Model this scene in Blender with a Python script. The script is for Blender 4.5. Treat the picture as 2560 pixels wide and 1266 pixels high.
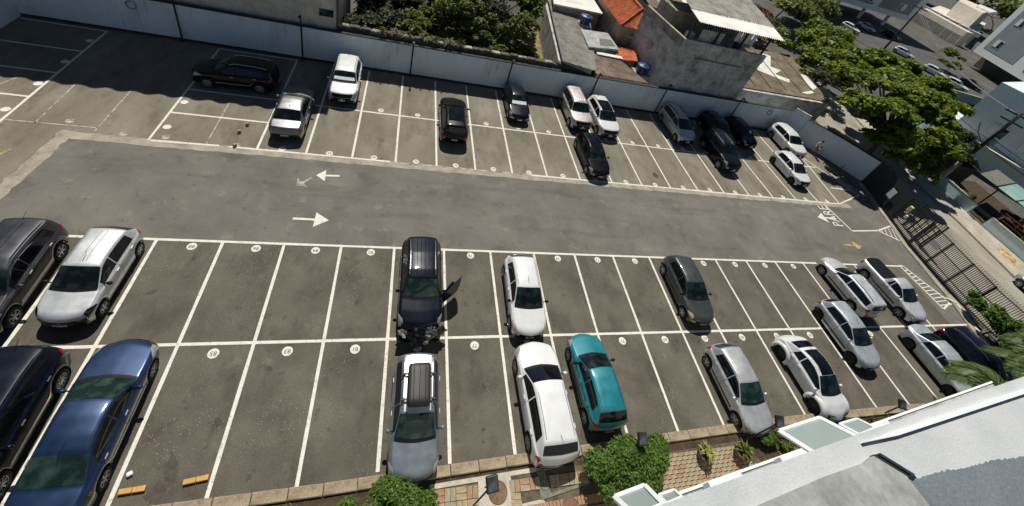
import bpy, bmesh, math, random
import numpy as np
from mathutils import Vector, Matrix

random.seed(7); RNG = np.random.default_rng(7)
for o in list(bpy.data.objects): bpy.data.objects.remove(o, do_unlink=True)
scene = bpy.context.scene
C = scene.collection
R = math.radians

# ------------------------------------------------------------------ camera
cam = bpy.data.cameras.new('camera'); camo = bpy.data.objects.new('camera', cam); C.objects.link(camo)
camo.location = (9.003, -12.846, 17.518)
camo.rotation_euler = (0.8578177, -0.2719874, -0.1593167)
cam.sensor_width = 36.0; cam.lens = 14.7516
cam.shift_x = -0.00737; cam.shift_y = -0.08717
cam.clip_start = 0.05; cam.clip_end = 2000
scene.camera = camo

# ------------------------------------------------------------------ sky, sun, exposure
SUN_EL = 58.0
world = bpy.data.worlds.new('World'); scene.world = world; world.use_nodes = True
wn = world.node_tree.nodes; wl = world.node_tree.links
bg = wn['Background']
sky = wn.new('ShaderNodeTexSky'); sky.sky_type = 'NISHITA'; sky.sun_disc = False
sky.sun_elevation = R(SUN_EL); sky.sun_rotation = R(2.0); sky.air_density = 0.7; sky.dust_density = 0.2; sky.ozone_density = 1.0
wl.new(sky.outputs[0], bg.inputs[0]); bg.inputs[1].default_value = 0.05
sl = bpy.data.lights.new('sun', 'SUN'); sl.energy = 5.0; sl.angle = R(0.53); sl.color = (1.0, 0.955, 0.87)
so = bpy.data.objects.new('sun', sl); C.objects.link(so)
so.rotation_euler = (R(-(90 - SUN_EL)), 0, R(2.0)); so.location = (0, 40, 60)
scene.view_settings.view_transform = 'Standard'
scene.view_settings.look = 'None'
scene.view_settings.exposure = 0.0
scene.view_settings.gamma = 1.0
scene.render.engine = 'CYCLES'

# ------------------------------------------------------------------ materials
MATS = {}
def nodes_of(name):
    m = bpy.data.materials.new(name); m.use_nodes = True
    nt = m.node_tree; return m, nt.nodes, nt.links, nt.nodes['Principled BSDF']
def setp(b, **k):
    for a, v in k.items():
        n = a.replace('_', ' ')
        if n in b.inputs: b.inputs[n].default_value = v
def plain(name, col, rough=0.6, metal=0.0, coat=0.0, spec=0.5, **kw):
    if name in MATS: return MATS[name]
    m, n, l, b = nodes_of(name)
    b.inputs['Base Color'].default_value = (*col, 1); b.inputs['Roughness'].default_value = rough
    b.inputs['Metallic'].default_value = metal; b.inputs['Coat Weight'].default_value = coat
    b.inputs['Coat Roughness'].default_value = 0.06; b.inputs['Specular IOR Level'].default_value = spec
    MATS[name] = m; return m
def surf(name, stops, scale=1.0, detail=8, rough=0.85, fine=None, fine_amt=0.25, bump=0.0, bump_scale=40, stretch=(1, 1, 1), distort=0.0, speck=None, patches=()):
    """noise-blended surface: colour ramp over large noise, multiplied by fine grain, plus optional light specks"""
    if name in MATS: return MATS[name]
    m, n, l, b = nodes_of(name)
    tc = n.new('ShaderNodeTexCoord'); mp = n.new('ShaderNodeMapping'); mp.inputs['Scale'].default_value = stretch
    l.new(tc.outputs['Object'], mp.inputs[0])
    nz = n.new('ShaderNodeTexNoise'); nz.inputs['Scale'].default_value = scale; nz.inputs['Detail'].default_value = detail
    nz.inputs['Roughness'].default_value = 0.62; nz.inputs['Distortion'].default_value = distort
    l.new(mp.outputs[0], nz.inputs['Vector'])
    cr = n.new('ShaderNodeValToRGB'); e = cr.color_ramp.elements
    while len(e) < len(stops): e.new(0.5)
    for i, (p, c) in enumerate(stops): e[i].position = p; e[i].color = (*c, 1)
    l.new(nz.outputs['Fac'], cr.inputs[0]); out = cr.outputs[0]
    if fine:
        f = n.new('ShaderNodeTexNoise'); f.inputs['Scale'].default_value = fine; f.inputs['Detail'].default_value = 4; f.inputs['Roughness'].default_value = 0.7
        l.new(tc.outputs['Object'], f.inputs['Vector'])
        mr = n.new('ShaderNodeMapRange'); mr.inputs[1].default_value = 0.3; mr.inputs[2].default_value = 0.7
        mr.inputs[3].default_value = 1 - fine_amt; mr.inputs[4].default_value = 1 + fine_amt
        l.new(f.outputs['Fac'], mr.inputs[0])
        mx = n.new('ShaderNodeMix'); mx.data_type = 'RGBA'; mx.blend_type = 'MULTIPLY'; mx.inputs[0].default_value = 1
        l.new(out, mx.inputs[6]); l.new(mr.outputs[0], mx.inputs[7]); out = mx.outputs[2]
    for (ps, lo, hi, mult, pstr) in patches:                  # stains, worn tracks and repairs: thresholded noise
        pm = n.new('ShaderNodeMapping'); pm.inputs['Scale'].default_value = pstr; pm.inputs['Location'].default_value = (ps*3.1, ps*1.7, 0); l.new(tc.outputs['Object'], pm.inputs[0])
        pn = n.new('ShaderNodeTexNoise'); pn.inputs['Scale'].default_value = ps; pn.inputs['Detail'].default_value = 6; pn.inputs['Roughness'].default_value = 0.6; l.new(pm.outputs[0], pn.inputs['Vector'])
        mr = n.new('ShaderNodeMapRange'); mr.interpolation_type = 'SMOOTHSTEP'; mr.inputs[1].default_value = lo; mr.inputs[2].default_value = hi; mr.inputs[3].default_value = 1.0; mr.inputs[4].default_value = mult; l.new(pn.outputs['Fac'], mr.inputs[0])
        mx = n.new('ShaderNodeMix'); mx.data_type = 'RGBA'; mx.blend_type = 'MULTIPLY'; mx.inputs[0].default_value = 1
        l.new(out, mx.inputs[6]); l.new(mr.outputs[0], mx.inputs[7]); out = mx.outputs[2]
    if speck:
        v = n.new('ShaderNodeTexVoronoi'); v.inputs['Scale'].default_value = speck[0]; l.new(tc.outputs['Object'], v.inputs['Vector'])
        lt = n.new('ShaderNodeMath'); lt.operation = 'LESS_THAN'; lt.inputs[1].default_value = speck[1]; l.new(v.outputs['Distance'], lt.inputs[0])
        q = n.new('ShaderNodeTexNoise'); q.inputs['Scale'].default_value = 0.35; l.new(tc.outputs['Object'], q.inputs['Vector'])
        gt = n.new('ShaderNodeMapRange'); gt.inputs[1].default_value = 0.48; gt.inputs[2].default_value = 0.66; l.new(q.outputs['Fac'], gt.inputs[0])
        mu = n.new('ShaderNodeMath'); mu.operation = 'MULTIPLY'; l.new(lt.outputs[0], mu.inputs[0]); l.new(gt.outputs[0], mu.inputs[1])
        mx = n.new('ShaderNodeMix'); mx.data_type = 'RGBA'; l.new(mu.outputs[0], mx.inputs[0]); l.new(out, mx.inputs[6]); mx.inputs[7].default_value = (*speck[2], 1); out = mx.outputs[2]
    l.new(out, b.inputs['Base Color']); b.inputs['Roughness'].default_value = rough; b.inputs['Specular IOR Level'].default_value = 0.3
    if bump:
        bn = n.new('ShaderNodeTexNoise'); bn.inputs['Scale'].default_value = bump_scale; bn.inputs['Detail'].default_value = 6
        l.new(tc.outputs['Object'], bn.inputs['Vector'])
        bu = n.new('ShaderNodeBump'); bu.inputs['Strength'].default_value = bump; bu.inputs['Distance'].default_value = 0.02
        l.new(bn.outputs['Fac'], bu.inputs['Height']); l.new(bu.outputs[0], b.inputs['Normal'])
    MATS[name] = m; return m
def foliage(name, dark, light, rough=0.5, trans=0.25):
    if name in MATS: return MATS[name]
    m, n, l, b = nodes_of(name)
    g = n.new('ShaderNodeNewGeometry'); cr = n.new('ShaderNodeValToRGB')
    cr.color_ramp.elements[0].color = (*dark, 1); cr.color_ramp.elements[1].color = (*light, 1)
    l.new(g.outputs['Random Per Island'], cr.inputs[0]); l.new(cr.outputs[0], b.inputs['Base Color'])
    b.inputs['Roughness'].default_value = rough; b.inputs['Specular IOR Level'].default_value = 0.22
    t = n.new('ShaderNodeBsdfTranslucent'); l.new(cr.outputs[0], t.inputs[0])
    mx = n.new('ShaderNodeMixShader'); mx.inputs[0].default_value = trans
    l.new(b.outputs[0], mx.inputs[1]); l.new(t.outputs[0], mx.inputs[2]); l.new(mx.outputs[0], n['Material Output'].inputs[0])
    MATS[name] = m; return m
def paint(name, col, metal=0.0, rough=0.35, dust=0.12):
    """car paint: clear-coated, with faint dust and unevenness"""
    key = 'paint_' + name
    if key in MATS: return MATS[key]
    m, n, l, b = nodes_of(key)
    tc = n.new('ShaderNodeTexCoord'); nz = n.new('ShaderNodeTexNoise'); nz.inputs['Scale'].default_value = 2.5; nz.inputs['Detail'].default_value = 7
    l.new(tc.outputs['Object'], nz.inputs['Vector'])
    cr = n.new('ShaderNodeValToRGB'); d = tuple(c * (1 - dust) for c in col); u = tuple(min(0.9, c * (1 + dust) + 0.012 * min(1.0, sum(col))) for c in col)
    cr.color_ramp.elements[0].position = 0.35; cr.color_ramp.elements[1].position = 0.7
    cr.color_ramp.elements[0].color = (*d, 1); cr.color_ramp.elements[1].color = (*u, 1)
    l.new(nz.outputs['Fac'], cr.inputs[0]); l.new(cr.outputs[0], b.inputs['Base Color'])
    mr = n.new('ShaderNodeMapRange'); mr.inputs[3].default_value = rough - 0.06; mr.inputs[4].default_value = rough + 0.16; l.new(nz.outputs['Fac'], mr.inputs[0]); l.new(mr.outputs[0], b.inputs['Roughness'])
    dk = sum(col) < 0.06
    b.inputs['Specular IOR Level'].default_value = 0.12 if dk else 0.5
    b.inputs['Metallic'].default_value = metal; b.inputs['Coat Weight'].default_value = 0.45 if dk else 0.8; b.inputs['Coat Roughness'].default_value = 0.07
    MATS[key] = m; return m

asphalt = surf('asphalt_lane', [(0.30, (0.106, 0.099, 0.083)), (0.5, (0.143, 0.134, 0.113)), (0.72, (0.182, 0.172, 0.146))], 0.35, 10, 0.9, 28, 0.30, 0.25, 60, patches=((0.9, 0.52, 0.70, 0.80, (0.12,1.0,1)), (0.5, 0.54, 0.62, 0.86, (1,1,1)), (2.2, 0.60, 0.68, 0.78, (1,1,1)), (1.3, 0.60, 0.66, 1.20, (1,1,1)), (7.0, 0.66, 0.72, 1.3, (1,1,1))))
bay_low = surf('asphalt_bays', [(0.28, (0.074, 0.066, 0.050)), (0.5, (0.106, 0.095, 0.074)), (0.75, (0.148, 0.134, 0.106))], 0.5, 10, 0.9, 30, 0.34, 0.3, 60, patches=((0.8, 0.50, 0.62, 0.80, (1,0.5,1)), (1.9, 0.60, 0.68, 0.68, (1,1,1)), (1.1, 0.60, 0.68, 1.22, (1,1,1)), (5.0, 0.64, 0.70, 0.72, (1,1,1))), speck=(11, 0.14, (0.32, 0.29, 0.23)))
bay_up = surf('bay_concrete', [(0.28, (0.124, 0.110, 0.081)), (0.5, (0.181, 0.162, 0.123)), (0.75, (0.252, 0.229, 0.182))], 0.42, 10, 0.9, 22, 0.26, 0.25, 50, stretch=(1.3, 0.6, 1), patches=((1.2, 0.52, 0.64, 0.80, (1,0.35,1)), (2.4, 0.62, 0.70, 0.70, (1,1,1)), (1.0, 0.60, 0.70, 1.2, (1,0.6,1))))
concrete = surf('gutter_concrete', [(0.3, (0.19, 0.172, 0.135)), (0.5, (0.31, 0.282, 0.228)), (0.75, (0.42, 0.385, 0.315))], 1.2, 10, 0.9, 20, 0.3, 0.4, 40)
kerbmat = surf('kerb_concrete', [(0.28, (0.16, 0.12, 0.075)), (0.5, (0.31, 0.25, 0.17)), (0.75, (0.42, 0.35, 0.25))], 1.6, 10, 0.9, 25, 0.3, 0.4, 30)
soil = surf('soil', [(0.3, (0.03, 0.02, 0.012)), (0.7, (0.085, 0.06, 0.035))], 3, 8, 0.95, 30, 0.4, 0.6, 20)
terrain = surf('terrain', [(0.3, (0.055, 0.053, 0.046)), (0.7, (0.12, 0.115, 0.102))], 0.2, 8, 0.95, 4, 0.3)
drygrass = surf('dry_grass', [(0.3, (0.10, 0.08, 0.03)), (0.7, (0.30, 0.25, 0.12))], 2, 8, 0.95, 14, 0.4)
roadm = surf('street_concrete', [(0.3, (0.20, 0.182, 0.142)), (0.5, (0.31, 0.287, 0.235)), (0.75, (0.41, 0.385, 0.325))], 0.35, 10, 0.9, 8, 0.22, stretch=(1, 0.4, 1))
road_far = surf('street_asphalt', [(0.3, (0.055, 0.055, 0.055)), (0.7, (0.10, 0.10, 0.098))], 0.2, 8, 0.9, 4, 0.2)
walkm = surf('pavement_concrete', [(0.3, (0.29, 0.258, 0.20)), (0.7, (0.48, 0.437, 0.358))], 0.8, 8, 0.9, 10, 0.2)
wallpaint = surf('wall_paint', [(0.25, (0.60, 0.68, 0.71)), (0.5, (0.70, 0.775, 0.80)), (0.8, (0.76, 0.82, 0.84))], 0.6, 10, 0.8, 9, 0.08, 0.15, 30, stretch=(1, 1, 0.25), patches=((2.2, 0.56, 0.72, 0.72, (1,1,0.10)), (0.5, 0.52, 0.66, 0.86, (1,1,0.6)), (6.0, 0.64, 0.72, 0.8, (1,1,0.4))))
wallcap = surf('wall_cap_dirt', [(0.3, (0.018, 0.018, 0.02)), (0.7, (0.07, 0.068, 0.066))], 2, 8, 0.9, 12, 0.3)
rubble = surf('rubble_wall', [(0.3, (0.03, 0.027, 0.022)), (0.5, (0.085, 0.075, 0.06)), (0.75, (0.17, 0.15, 0.12))], 3, 10, 0.95, 14, 0.5, 0.9, 8)
roughcast = surf('roughcast_cream', [(0.3, (0.46, 0.41, 0.32)), (0.6, (0.66, 0.61, 0.50)), (0.8, (0.74, 0.69, 0.58))], 1.2, 10, 0.95, 10, 0.3, 1.0, 7)
greyrender = surf('grey_render', [(0.30, (0.20, 0.19, 0.17)), (0.5, (0.45, 0.435, 0.40)), (0.72, (0.64, 0.62, 0.57))], 1.1, 12, 0.95, 7, 0.35, 0.8, 6)
brownrender = surf('brown_render', [(0.28, (0.16, 0.14, 0.105)), (0.5, (0.30, 0.27, 0.21)), (0.75, (0.42, 0.385, 0.30))], 0.9, 12, 0.95, 7, 0.3, 0.6, 6)
beigerender = surf('stained_beige_render', [(0.3, (0.13, 0.085, 0.05)), (0.5, (0.36, 0.26, 0.18)), (0.75, (0.50, 0.40, 0.30))], 1.2, 12, 0.9, 7, 0.25, stretch=(1, 1, 0.3))
fibre = surf('fibre_cement', [(0.28, (0.14, 0.13, 0.108)), (0.5, (0.27, 0.258, 0.225)), (0.75, (0.40, 0.385, 0.345))], 0.9, 12, 0.9, 10, 0.3, stretch=(1, 1, 1))
rustsheet = surf('rusty_sheet', [(0.28, (0.09, 0.06, 0.042)), (0.5, (0.17, 0.125, 0.095)), (0.75, (0.27, 0.215, 0.17))], 1.4, 12, 0.8, 12, 0.3)
tilemat = surf('clay_tile', [(0.28, (0.20, 0.055, 0.022)), (0.5, (0.42, 0.115, 0.045)), (0.75, (0.55, 0.20, 0.09))], 2.2, 12, 0.85, 14, 0.35)
tinroof = surf('white_metal_sheet', [(0.28, (0.42, 0.41, 0.38)), (0.5, (0.68, 0.66, 0.61)), (0.75, (0.80, 0.78, 0.72))], 0.5, 10, 0.6, 6, 0.12)
brownroof = surf('brown_flat_roof', [(0.28, (0.075, 0.055, 0.035)), (0.5, (0.15, 0.12, 0.08)), (0.75, (0.24, 0.20, 0.14))], 0.8, 12, 0.9, 8, 0.25)
stucco_white = surf('white_stucco', [(0.3, (0.42, 0.44, 0.445)), (0.7, (0.53, 0.545, 0.548))], 1.5, 8, 0.85, 40, 0.06, 0.25, 60)
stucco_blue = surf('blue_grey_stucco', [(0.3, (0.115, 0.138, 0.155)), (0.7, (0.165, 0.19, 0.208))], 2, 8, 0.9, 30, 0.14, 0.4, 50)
slabgrey = surf('concrete_slab', [(0.28, (0.20, 0.205, 0.195)), (0.5, (0.33, 0.34, 0.325)), (0.75, (0.46, 0.46, 0.44))], 2.0, 12, 0.85, 14, 0.18)
bwhite = surf('apartment_white', [(0.3, (0.72, 0.745, 0.75)), (0.7, (0.80, 0.82, 0.82))], 0.3, 6, 0.85, 5, 0.05)
bpanel = surf('apartment_grey_panel', [(0.3, (0.24, 0.28, 0.305)), (0.7, (0.29, 0.33, 0.355))], 0.4, 6, 0.85, 6, 0.06)
btealw = surf('pale_teal_paint', [(0.3, (0.56, 0.70, 0.70)), (0.7, (0.70, 0.80, 0.79))], 0.5, 8, 0.85, 6, 0.08)
bteal = surf('green_teal_paint', [(0.3, (0.13, 0.24, 0.22)), (0.7, (0.24, 0.37, 0.345))], 0.5, 8, 0.85, 6, 0.08)
cream = surf('cream_paint', [(0.3, (0.50, 0.46, 0.38)), (0.7, (0.66, 0.62, 0.53))], 0.5, 8, 0.85, 6, 0.08)
bluetank = plain('tank_blue', (0.018, 0.05, 0.16), 0.45)
white_line = surf('road_paint', [(0.27, (0.30, 0.275, 0.22)), (0.40, (0.62, 0.595, 0.525)), (0.8, (0.72, 0.70, 0.63))], 3.5, 10, 0.8, 30, 0.14, patches=((9.0, 0.58, 0.66, 0.62, (1,1,1)),))
worn_line = surf('worn_road_paint', [(0.40, (0.17, 0.155, 0.12)), (0.56, (0.40, 0.38, 0.32)), (0.8, (0.5, 0.475, 0.41))], 3.0, 10, 0.85, 24, 0.25)
orange_line = surf('orange_road_paint', [(0.4, (0.22, 0.15, 0.075)), (0.6, (0.60, 0.40, 0.18))], 3, 8, 0.85, 24, 0.2)
yellow_line = surf('faded_yellow_paint', [(0.4, (0.15, 0.13, 0.07)), (0.6, (0.38, 0.32, 0.10))], 4, 8, 0.85, 24, 0.2)
numgrey = plain('number_paint', (0.05, 0.048, 0.045), 0.8)
black_metal = plain('black_metal', (0.008, 0.008, 0.009), 0.5)
grey_metal = plain('grey_metal', (0.22, 0.22, 0.22), 0.45, 0.3)
white_metal = plain('white_powder_coat', (0.74, 0.76, 0.76), 0.4)
steel = plain('brushed_steel', (0.55, 0.55, 0.55), 0.3, 0.9)
rubber = plain('rubber', (0.012, 0.012, 0.012), 0.8)
alloy = plain('alloy', (0.42, 0.42, 0.43), 0.35, 0.6)
dark_alloy = plain('dark_alloy', (0.035, 0.035, 0.037), 0.4, 0.5)
carblack = plain('black_plastic', (0.008, 0.008, 0.009), 0.5, spec=0.2)
carglass = plain('car_glass', (0.004, 0.006, 0.006), 0.04, spec=0.6)
greenglass = None
lens = plain('headlamp_lens', (0.36, 0.37, 0.37), 0.10, 0.35, 0.6)
amber = plain('aged_headlamp', (0.50, 0.43, 0.30), 0.12, 0.1, 0.6)
redlens = plain('tail_lamp_lens', (0.28, 0.008, 0.010), 0.12, 0, 0.5)
plate = plain('plate', (0.42, 0.42, 0.42), 0.5)
sunshade = plain('sunshade', (0.75, 0.76, 0.76), 0.4)
chrome = plain('chrome', (0.7, 0.7, 0.7), 0.12, 0.9)
frosted = plain('frosted_pane', (0.27, 0.33, 0.325), 0.18, spec=0.7)
wood = surf('painted_wood', [(0.3, (0.42, 0.24, 0.06)), (0.7, (0.62, 0.38, 0.11))], 6, 6, 0.7)
bark = surf('bark', [(0.3, (0.05, 0.04, 0.03)), (0.7, (0.15, 0.12, 0.09))], 5, 8, 0.95, 20, 0.3, 0.6, 18, stretch=(1, 1, 0.3))
terracotta = surf('terracotta', [(0.3, (0.12, 0.065, 0.045)), (0.7, (0.24, 0.14, 0.10))], 5, 8, 0.85)
clay1 = surf('brick_tan', [(0.3, (0.24, 0.185, 0.115)), (0.7, (0.42, 0.345, 0.225))], 3, 8, 0.9, 40, 0.2)
clay2 = surf('brick_red', [(0.3, (0.24, 0.14, 0.085)), (0.7, (0.38, 0.24, 0.15))], 3, 8, 0.9, 40, 0.2)
clay3 = surf('brick_grey', [(0.3, (0.21, 0.18, 0.13)), (0.7, (0.36, 0.32, 0.24))], 3, 8, 0.9, 40, 0.2)
joint = surf('mortar', [(0.3, (0.05, 0.04, 0.025)), (0.7, (0.14, 0.115, 0.08))], 4, 8, 0.95, 30, 0.3)
cement = surf('cement_patch', [(0.3, (0.33, 0.30, 0.24)), (0.7, (0.52, 0.48, 0.41))], 2, 8, 0.9, 18, 0.2)
greenconc = surf('mossy_concrete', [(0.3, (0.09, 0.10, 0.075)), (0.7, (0.20, 0.20, 0.165))], 4, 8, 0.9, 20, 0.2)
rust = surf('rusty_iron', [(0.3, (0.10, 0.06, 0.035)), (0.7, (0.20, 0.13, 0.08))], 6, 8, 0.85, 30, 0.25)
stain = surf('oil_stain', [(0.35, (0.042, 0.034, 0.024)), (0.7, (0.088, 0.074, 0.054))], 5, 8, 0.7)
skin = plain('skin', (0.35, 0.20, 0.14), 0.6)
hairm = plain('hair', (0.015, 0.01, 0.008), 0.7)
top_cloth = plain('pale_pink_cloth', (0.62, 0.52, 0.53), 0.8)
pants_cloth = plain('brown_shorts_cloth', (0.16, 0.09, 0.07), 0.85)

def make_glass(name, base, interior):
    """tinted car glass: dark, reflective, with uneven paler patches of the cabin showing through"""
    m, n, l, b = nodes_of(name)
    tc = n.new('ShaderNodeTexCoord'); nz = n.new('ShaderNodeTexNoise'); nz.inputs['Scale'].default_value = 2.6; nz.inputs['Detail'].default_value = 3
    l.new(tc.outputs['Object'], nz.inputs['Vector'])
    cr = n.new('ShaderNodeValToRGB'); cr.color_ramp.elements[0].position = 0.45; cr.color_ramp.elements[1].position = 0.72
    cr.color_ramp.elements[0].color = (*base, 1); cr.color_ramp.elements[1].color = (*interior, 1)
    l.new(nz.outputs['Fac'], cr.inputs[0]); l.new(cr.outputs[0], b.inputs['Base Color'])
    b.inputs['Roughness'].default_value = 0.03; b.inputs['Specular IOR Level'].default_value = 0.45
    MATS[name] = m; return m
glass_screen = make_glass('windscreen_glass', (0.004, 0.007, 0.007), (0.022, 0.034, 0.032))
glass_green = make_glass('green_glass', (0.008, 0.020, 0.017), (0.038, 0.068, 0.058))
glass_dark = make_glass('privacy_glass', (0.003, 0.003, 0.004), (0.008, 0.010, 0.012))
glass_house = make_glass('house_glass', (0.02, 0.025, 0.028), (0.09, 0.11, 0.12))

leaf_big = foliage('leaves_almond', (0.045, 0.085, 0.009), (0.31, 0.37, 0.048), 0.42, 0.5)
leaf_mid = foliage('leaves_garden', (0.026, 0.055, 0.010), (0.25, 0.28, 0.060), 0.5, 0.46)
leaf_bush = foliage('leaves_bush', (0.028, 0.07, 0.011), (0.15, 0.25, 0.036), 0.5, 0.4)
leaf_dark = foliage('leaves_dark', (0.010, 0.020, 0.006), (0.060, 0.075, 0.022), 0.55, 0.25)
leaf_olive = foliage('leaves_olive', (0.03, 0.04, 0.010), (0.10, 0.11, 0.025), 0.55, 0.2)
leaf_red = foliage('leaves_rust', (0.08, 0.03, 0.012), (0.20, 0.085, 0.035), 0.6, 0.2)
leaf_palm = foliage('leaves_palm', (0.025, 0.055, 0.014), (0.12, 0.16, 0.04), 0.45, 0.2)
leaf_lime = foliage('leaves_lime', (0.16, 0.20, 0.04), (0.42, 0.42, 0.12), 0.5, 0.25)
leaf_dry = foliage('leaves_dry', (0.10, 0.085, 0.04), (0.34, 0.30, 0.18), 0.7, 0.1)

# ------------------------------------------------------------------ mesh helpers
class MB:
    def __init__(s): s.v = []; s.f = []; s.m = []; s.smooth = False
    def add(s, vs, fs, mi=0):
        b = len(s.v); s.v += [tuple(map(float, p)) for p in vs]
        for f in fs: s.f.append(tuple(b + i for i in f)); s.m.append(mi)
        return s
    def box(s, c, d, rz=0.0, mi=0, rx=0.0, ry=0.0):
        x, y, z = d[0] / 2, d[1] / 2, d[2] / 2
        M = Matrix.Rotation(rz, 3, 'Z') @ Matrix.Rotation(ry, 3, 'Y') @ Matrix.Rotation(rx, 3, 'X')
        vs = [M @ Vector(p) + Vector(c) for p in ((-x,-y,-z),(x,-y,-z),(x,y,-z),(-x,y,-z),(-x,-y,z),(x,-y,z),(x,y,z),(-x,y,z))]
        return s.add(vs, [(0,3,2,1),(4,5,6,7),(0,1,5,4),(1,2,6,5),(2,3,7,6),(3,0,4,7)], mi)
    def bbox(s, c, d, bv=0.03, rz=0.0, mi=0):
        """box with chamfered vertical and top edges"""
        x, y, z = d[0] / 2, d[1] / 2, d[2] / 2
        def ring(k, zz): 
            a, b_ = x - k, y - k
            return [(-a, -y + k + 0 if False else -b_, zz), (a, -b_, zz), (a, b_, zz), (-a, b_, zz)]
        def oct_(k, zz):
            return [(-x + k + bv, -y + k, zz), (x - k - bv, -y + k, zz), (x - k, -y + k + bv, zz), (x - k, y - k - bv, zz), (x - k - bv, y - k, zz), (-x + k + bv, y - k, zz), (-x + k, y - k - bv, zz), (-x + k, -y + k + bv, zz)]
        rows = [oct_(0, -z), oct_(0, z - bv), oct_(bv, z)]
        M = Matrix.Rotation(rz, 3, 'Z'); vs = [M @ Vector(p) + Vector(c) for r in rows for p in r]
        fs = [tuple(range(7, -1, -1)), tuple(range(16, 24))]
        for r in range(2):
            for i in range(8): j = (i + 1) % 8; fs.append((r*8+i, r*8+j, r*8+8+j, r*8+8+i))
        return s.add(vs, fs, mi)
    def prism(s, poly, z0, z1, mi=0):
        n = len(poly); a = sum(poly[i][0]*poly[(i+1)%n][1]-poly[(i+1)%n][0]*poly[i][1] for i in range(n))
        if a < 0: poly = poly[::-1]
        zz = z1 if hasattr(z1, '__len__') else [z1]*n
        if a < 0 and hasattr(z1, '__len__'): zz = list(z1)[::-1]
        vs = [(x, y, z0) for x, y in poly] + [(x, y, z) for (x, y), z in zip(poly, zz)]
        fs = [tuple(range(n-1, -1, -1)), tuple(range(n, 2*n))] + [(i, (i+1)%n, n+(i+1)%n, n+i) for i in range(n)]
        return s.add(vs, fs, mi)
    def sheet(s, poly, z, mi=0):
        n = len(poly); a = sum(poly[i][0]*poly[(i+1)%n][1]-poly[(i+1)%n][0]*poly[i][1] for i in range(n))
        if a < 0: poly = poly[::-1]
        return s.add([(x, y, z) for x, y in poly], [tuple(range(n))], mi)
    def tube(s, path, r, n=6, mi=0, cap=True):
        P = [Vector(p) for p in path]; rr = r if hasattr(r, '__len__') else [r]*len(P); vs = []; up0 = None
        for i, p in enumerate(P):
            d = (P[min(i+1, len(P)-1)] - P[max(i-1, 0)]).normalized()
            u = d.cross(Vector((0,0,1))); 
            if u.length < 1e-3: u = d.cross(Vector((0,1,0)))
            u.normalize()
            if up0 is not None and u.dot(up0) < 0: u = -u
            up0 = u; w = d.cross(u)
            for k in range(n):
                a = 2*math.pi*k/n; vs.append(p + (u*math.cos(a) + w*math.sin(a))*rr[i])
        fs = []
        for i in range(len(P)-1):
            for k in range(n): k2 = (k+1)%n; fs.append((i*n+k, i*n+k2, (i+1)*n+k2, (i+1)*n+k))
        if cap: fs.append(tuple(range(n-1,-1,-1))); fs.append(tuple(range((len(P)-1)*n, len(P)*n)))
        return s.add(vs, fs, mi)
    def lathe(s, prof, n=16, c=(0,0,0), axis='Z', mi=0, a0=0.0, a1=2*math.pi):
        full = abs(a1-a0-2*math.pi) < 1e-6; m = n if full else n+1; vs = []
        for r, h in prof:
            for k in range(m):
                a = a0+(a1-a0)*k/n; x, y = r*math.cos(a), r*math.sin(a)
                p = (x, y, h) if axis == 'Z' else (x, h, y)
                vs.append((p[0]+c[0], p[1]+c[1], p[2]+c[2]))
        fs = []
        for i in range(len(prof)-1):
            for k in range(n):
                k2 = (k+1)%m if full else k+1
                f = (i*m+k, i*m+k2, (i+1)*m+k2, (i+1)*m+k); fs.append(f if axis == 'Z' else f[::-1])
        return s.add(vs, fs, mi)
    def grid(s, A, mi=0, flip=False):
        nx, ny = A.shape[0], A.shape[1]; fs = []
        for i in range(nx-1):
            for j in range(ny-1):
                f = (i*ny+j, (i+1)*ny+j, (i+1)*ny+j+1, i*ny+j+1); fs.append(f[::-1] if flip else f)
        return s.add(A.reshape(-1, 3), fs, mi)
    def mesh(s, name, mats):
        me = bpy.data.meshes.new(name); me.from_pydata(s.v, [], s.f)
        for m in (mats if isinstance(mats, (list, tuple)) else [mats]): me.materials.append(m)
        if any(s.m): me.polygons.foreach_set('material_index', s.m)
        if s.smooth: me.polygons.foreach_set('use_smooth', [True]*len(s.f))
        me.update(); return me
    def build(s, name, mats, parent=None, kind=None, loc=None, rot=None):
        return link(name, s.mesh(name, mats), parent, kind, loc, rot)
def link(name, me, parent=None, kind=None, loc=None, rot=None, scale=None):
    o = bpy.data.objects.new(name, me); C.objects.link(o)
    if parent is not None: o.parent = parent
    if kind: o['kind'] = kind
    if loc is not None: o.location = loc
    if rot is not None: o.rotation_euler = rot
    if scale is not None: o.scale = scale
    return o
def tag(o, label, cat, group=None):
    o['label'] = label; o['category'] = cat
    if group: o['group'] = group
    return o
def thing(name, label, cat, loc=(0,0,0), rz=0.0, group=None):
    return tag(link(name, None, None, None, loc, (0,0,rz)), label, cat, group)
def smooth_by_angle(me, ang=35):
    me.polygons.foreach_set('use_smooth', [True]*len(me.polygons))
    try: me.set_sharp_from_angle(angle=R(ang))
    except Exception: pass

TXT = {}
def text_mesh(s, size, mat, name):
    k = (s, size, mat.name)
    if k in TXT: return TXT[k]
    cu = bpy.data.curves.new('text', 'FONT'); cu.body = s; cu.size = size; cu.align_x = 'CENTER'; cu.align_y = 'CENTER'; cu.resolution_u = 2
    ob = bpy.data.objects.new('text', cu); C.objects.link(ob)
    dg = bpy.context.evaluated_depsgraph_get()
    me = bpy.data.meshes.new_from_object(ob.evaluated_get(dg)); bpy.data.objects.remove(ob, do_unlink=True)
    me.name = name; me.materials.clear(); me.materials.append(mat); TXT[k] = me; return me

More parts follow.
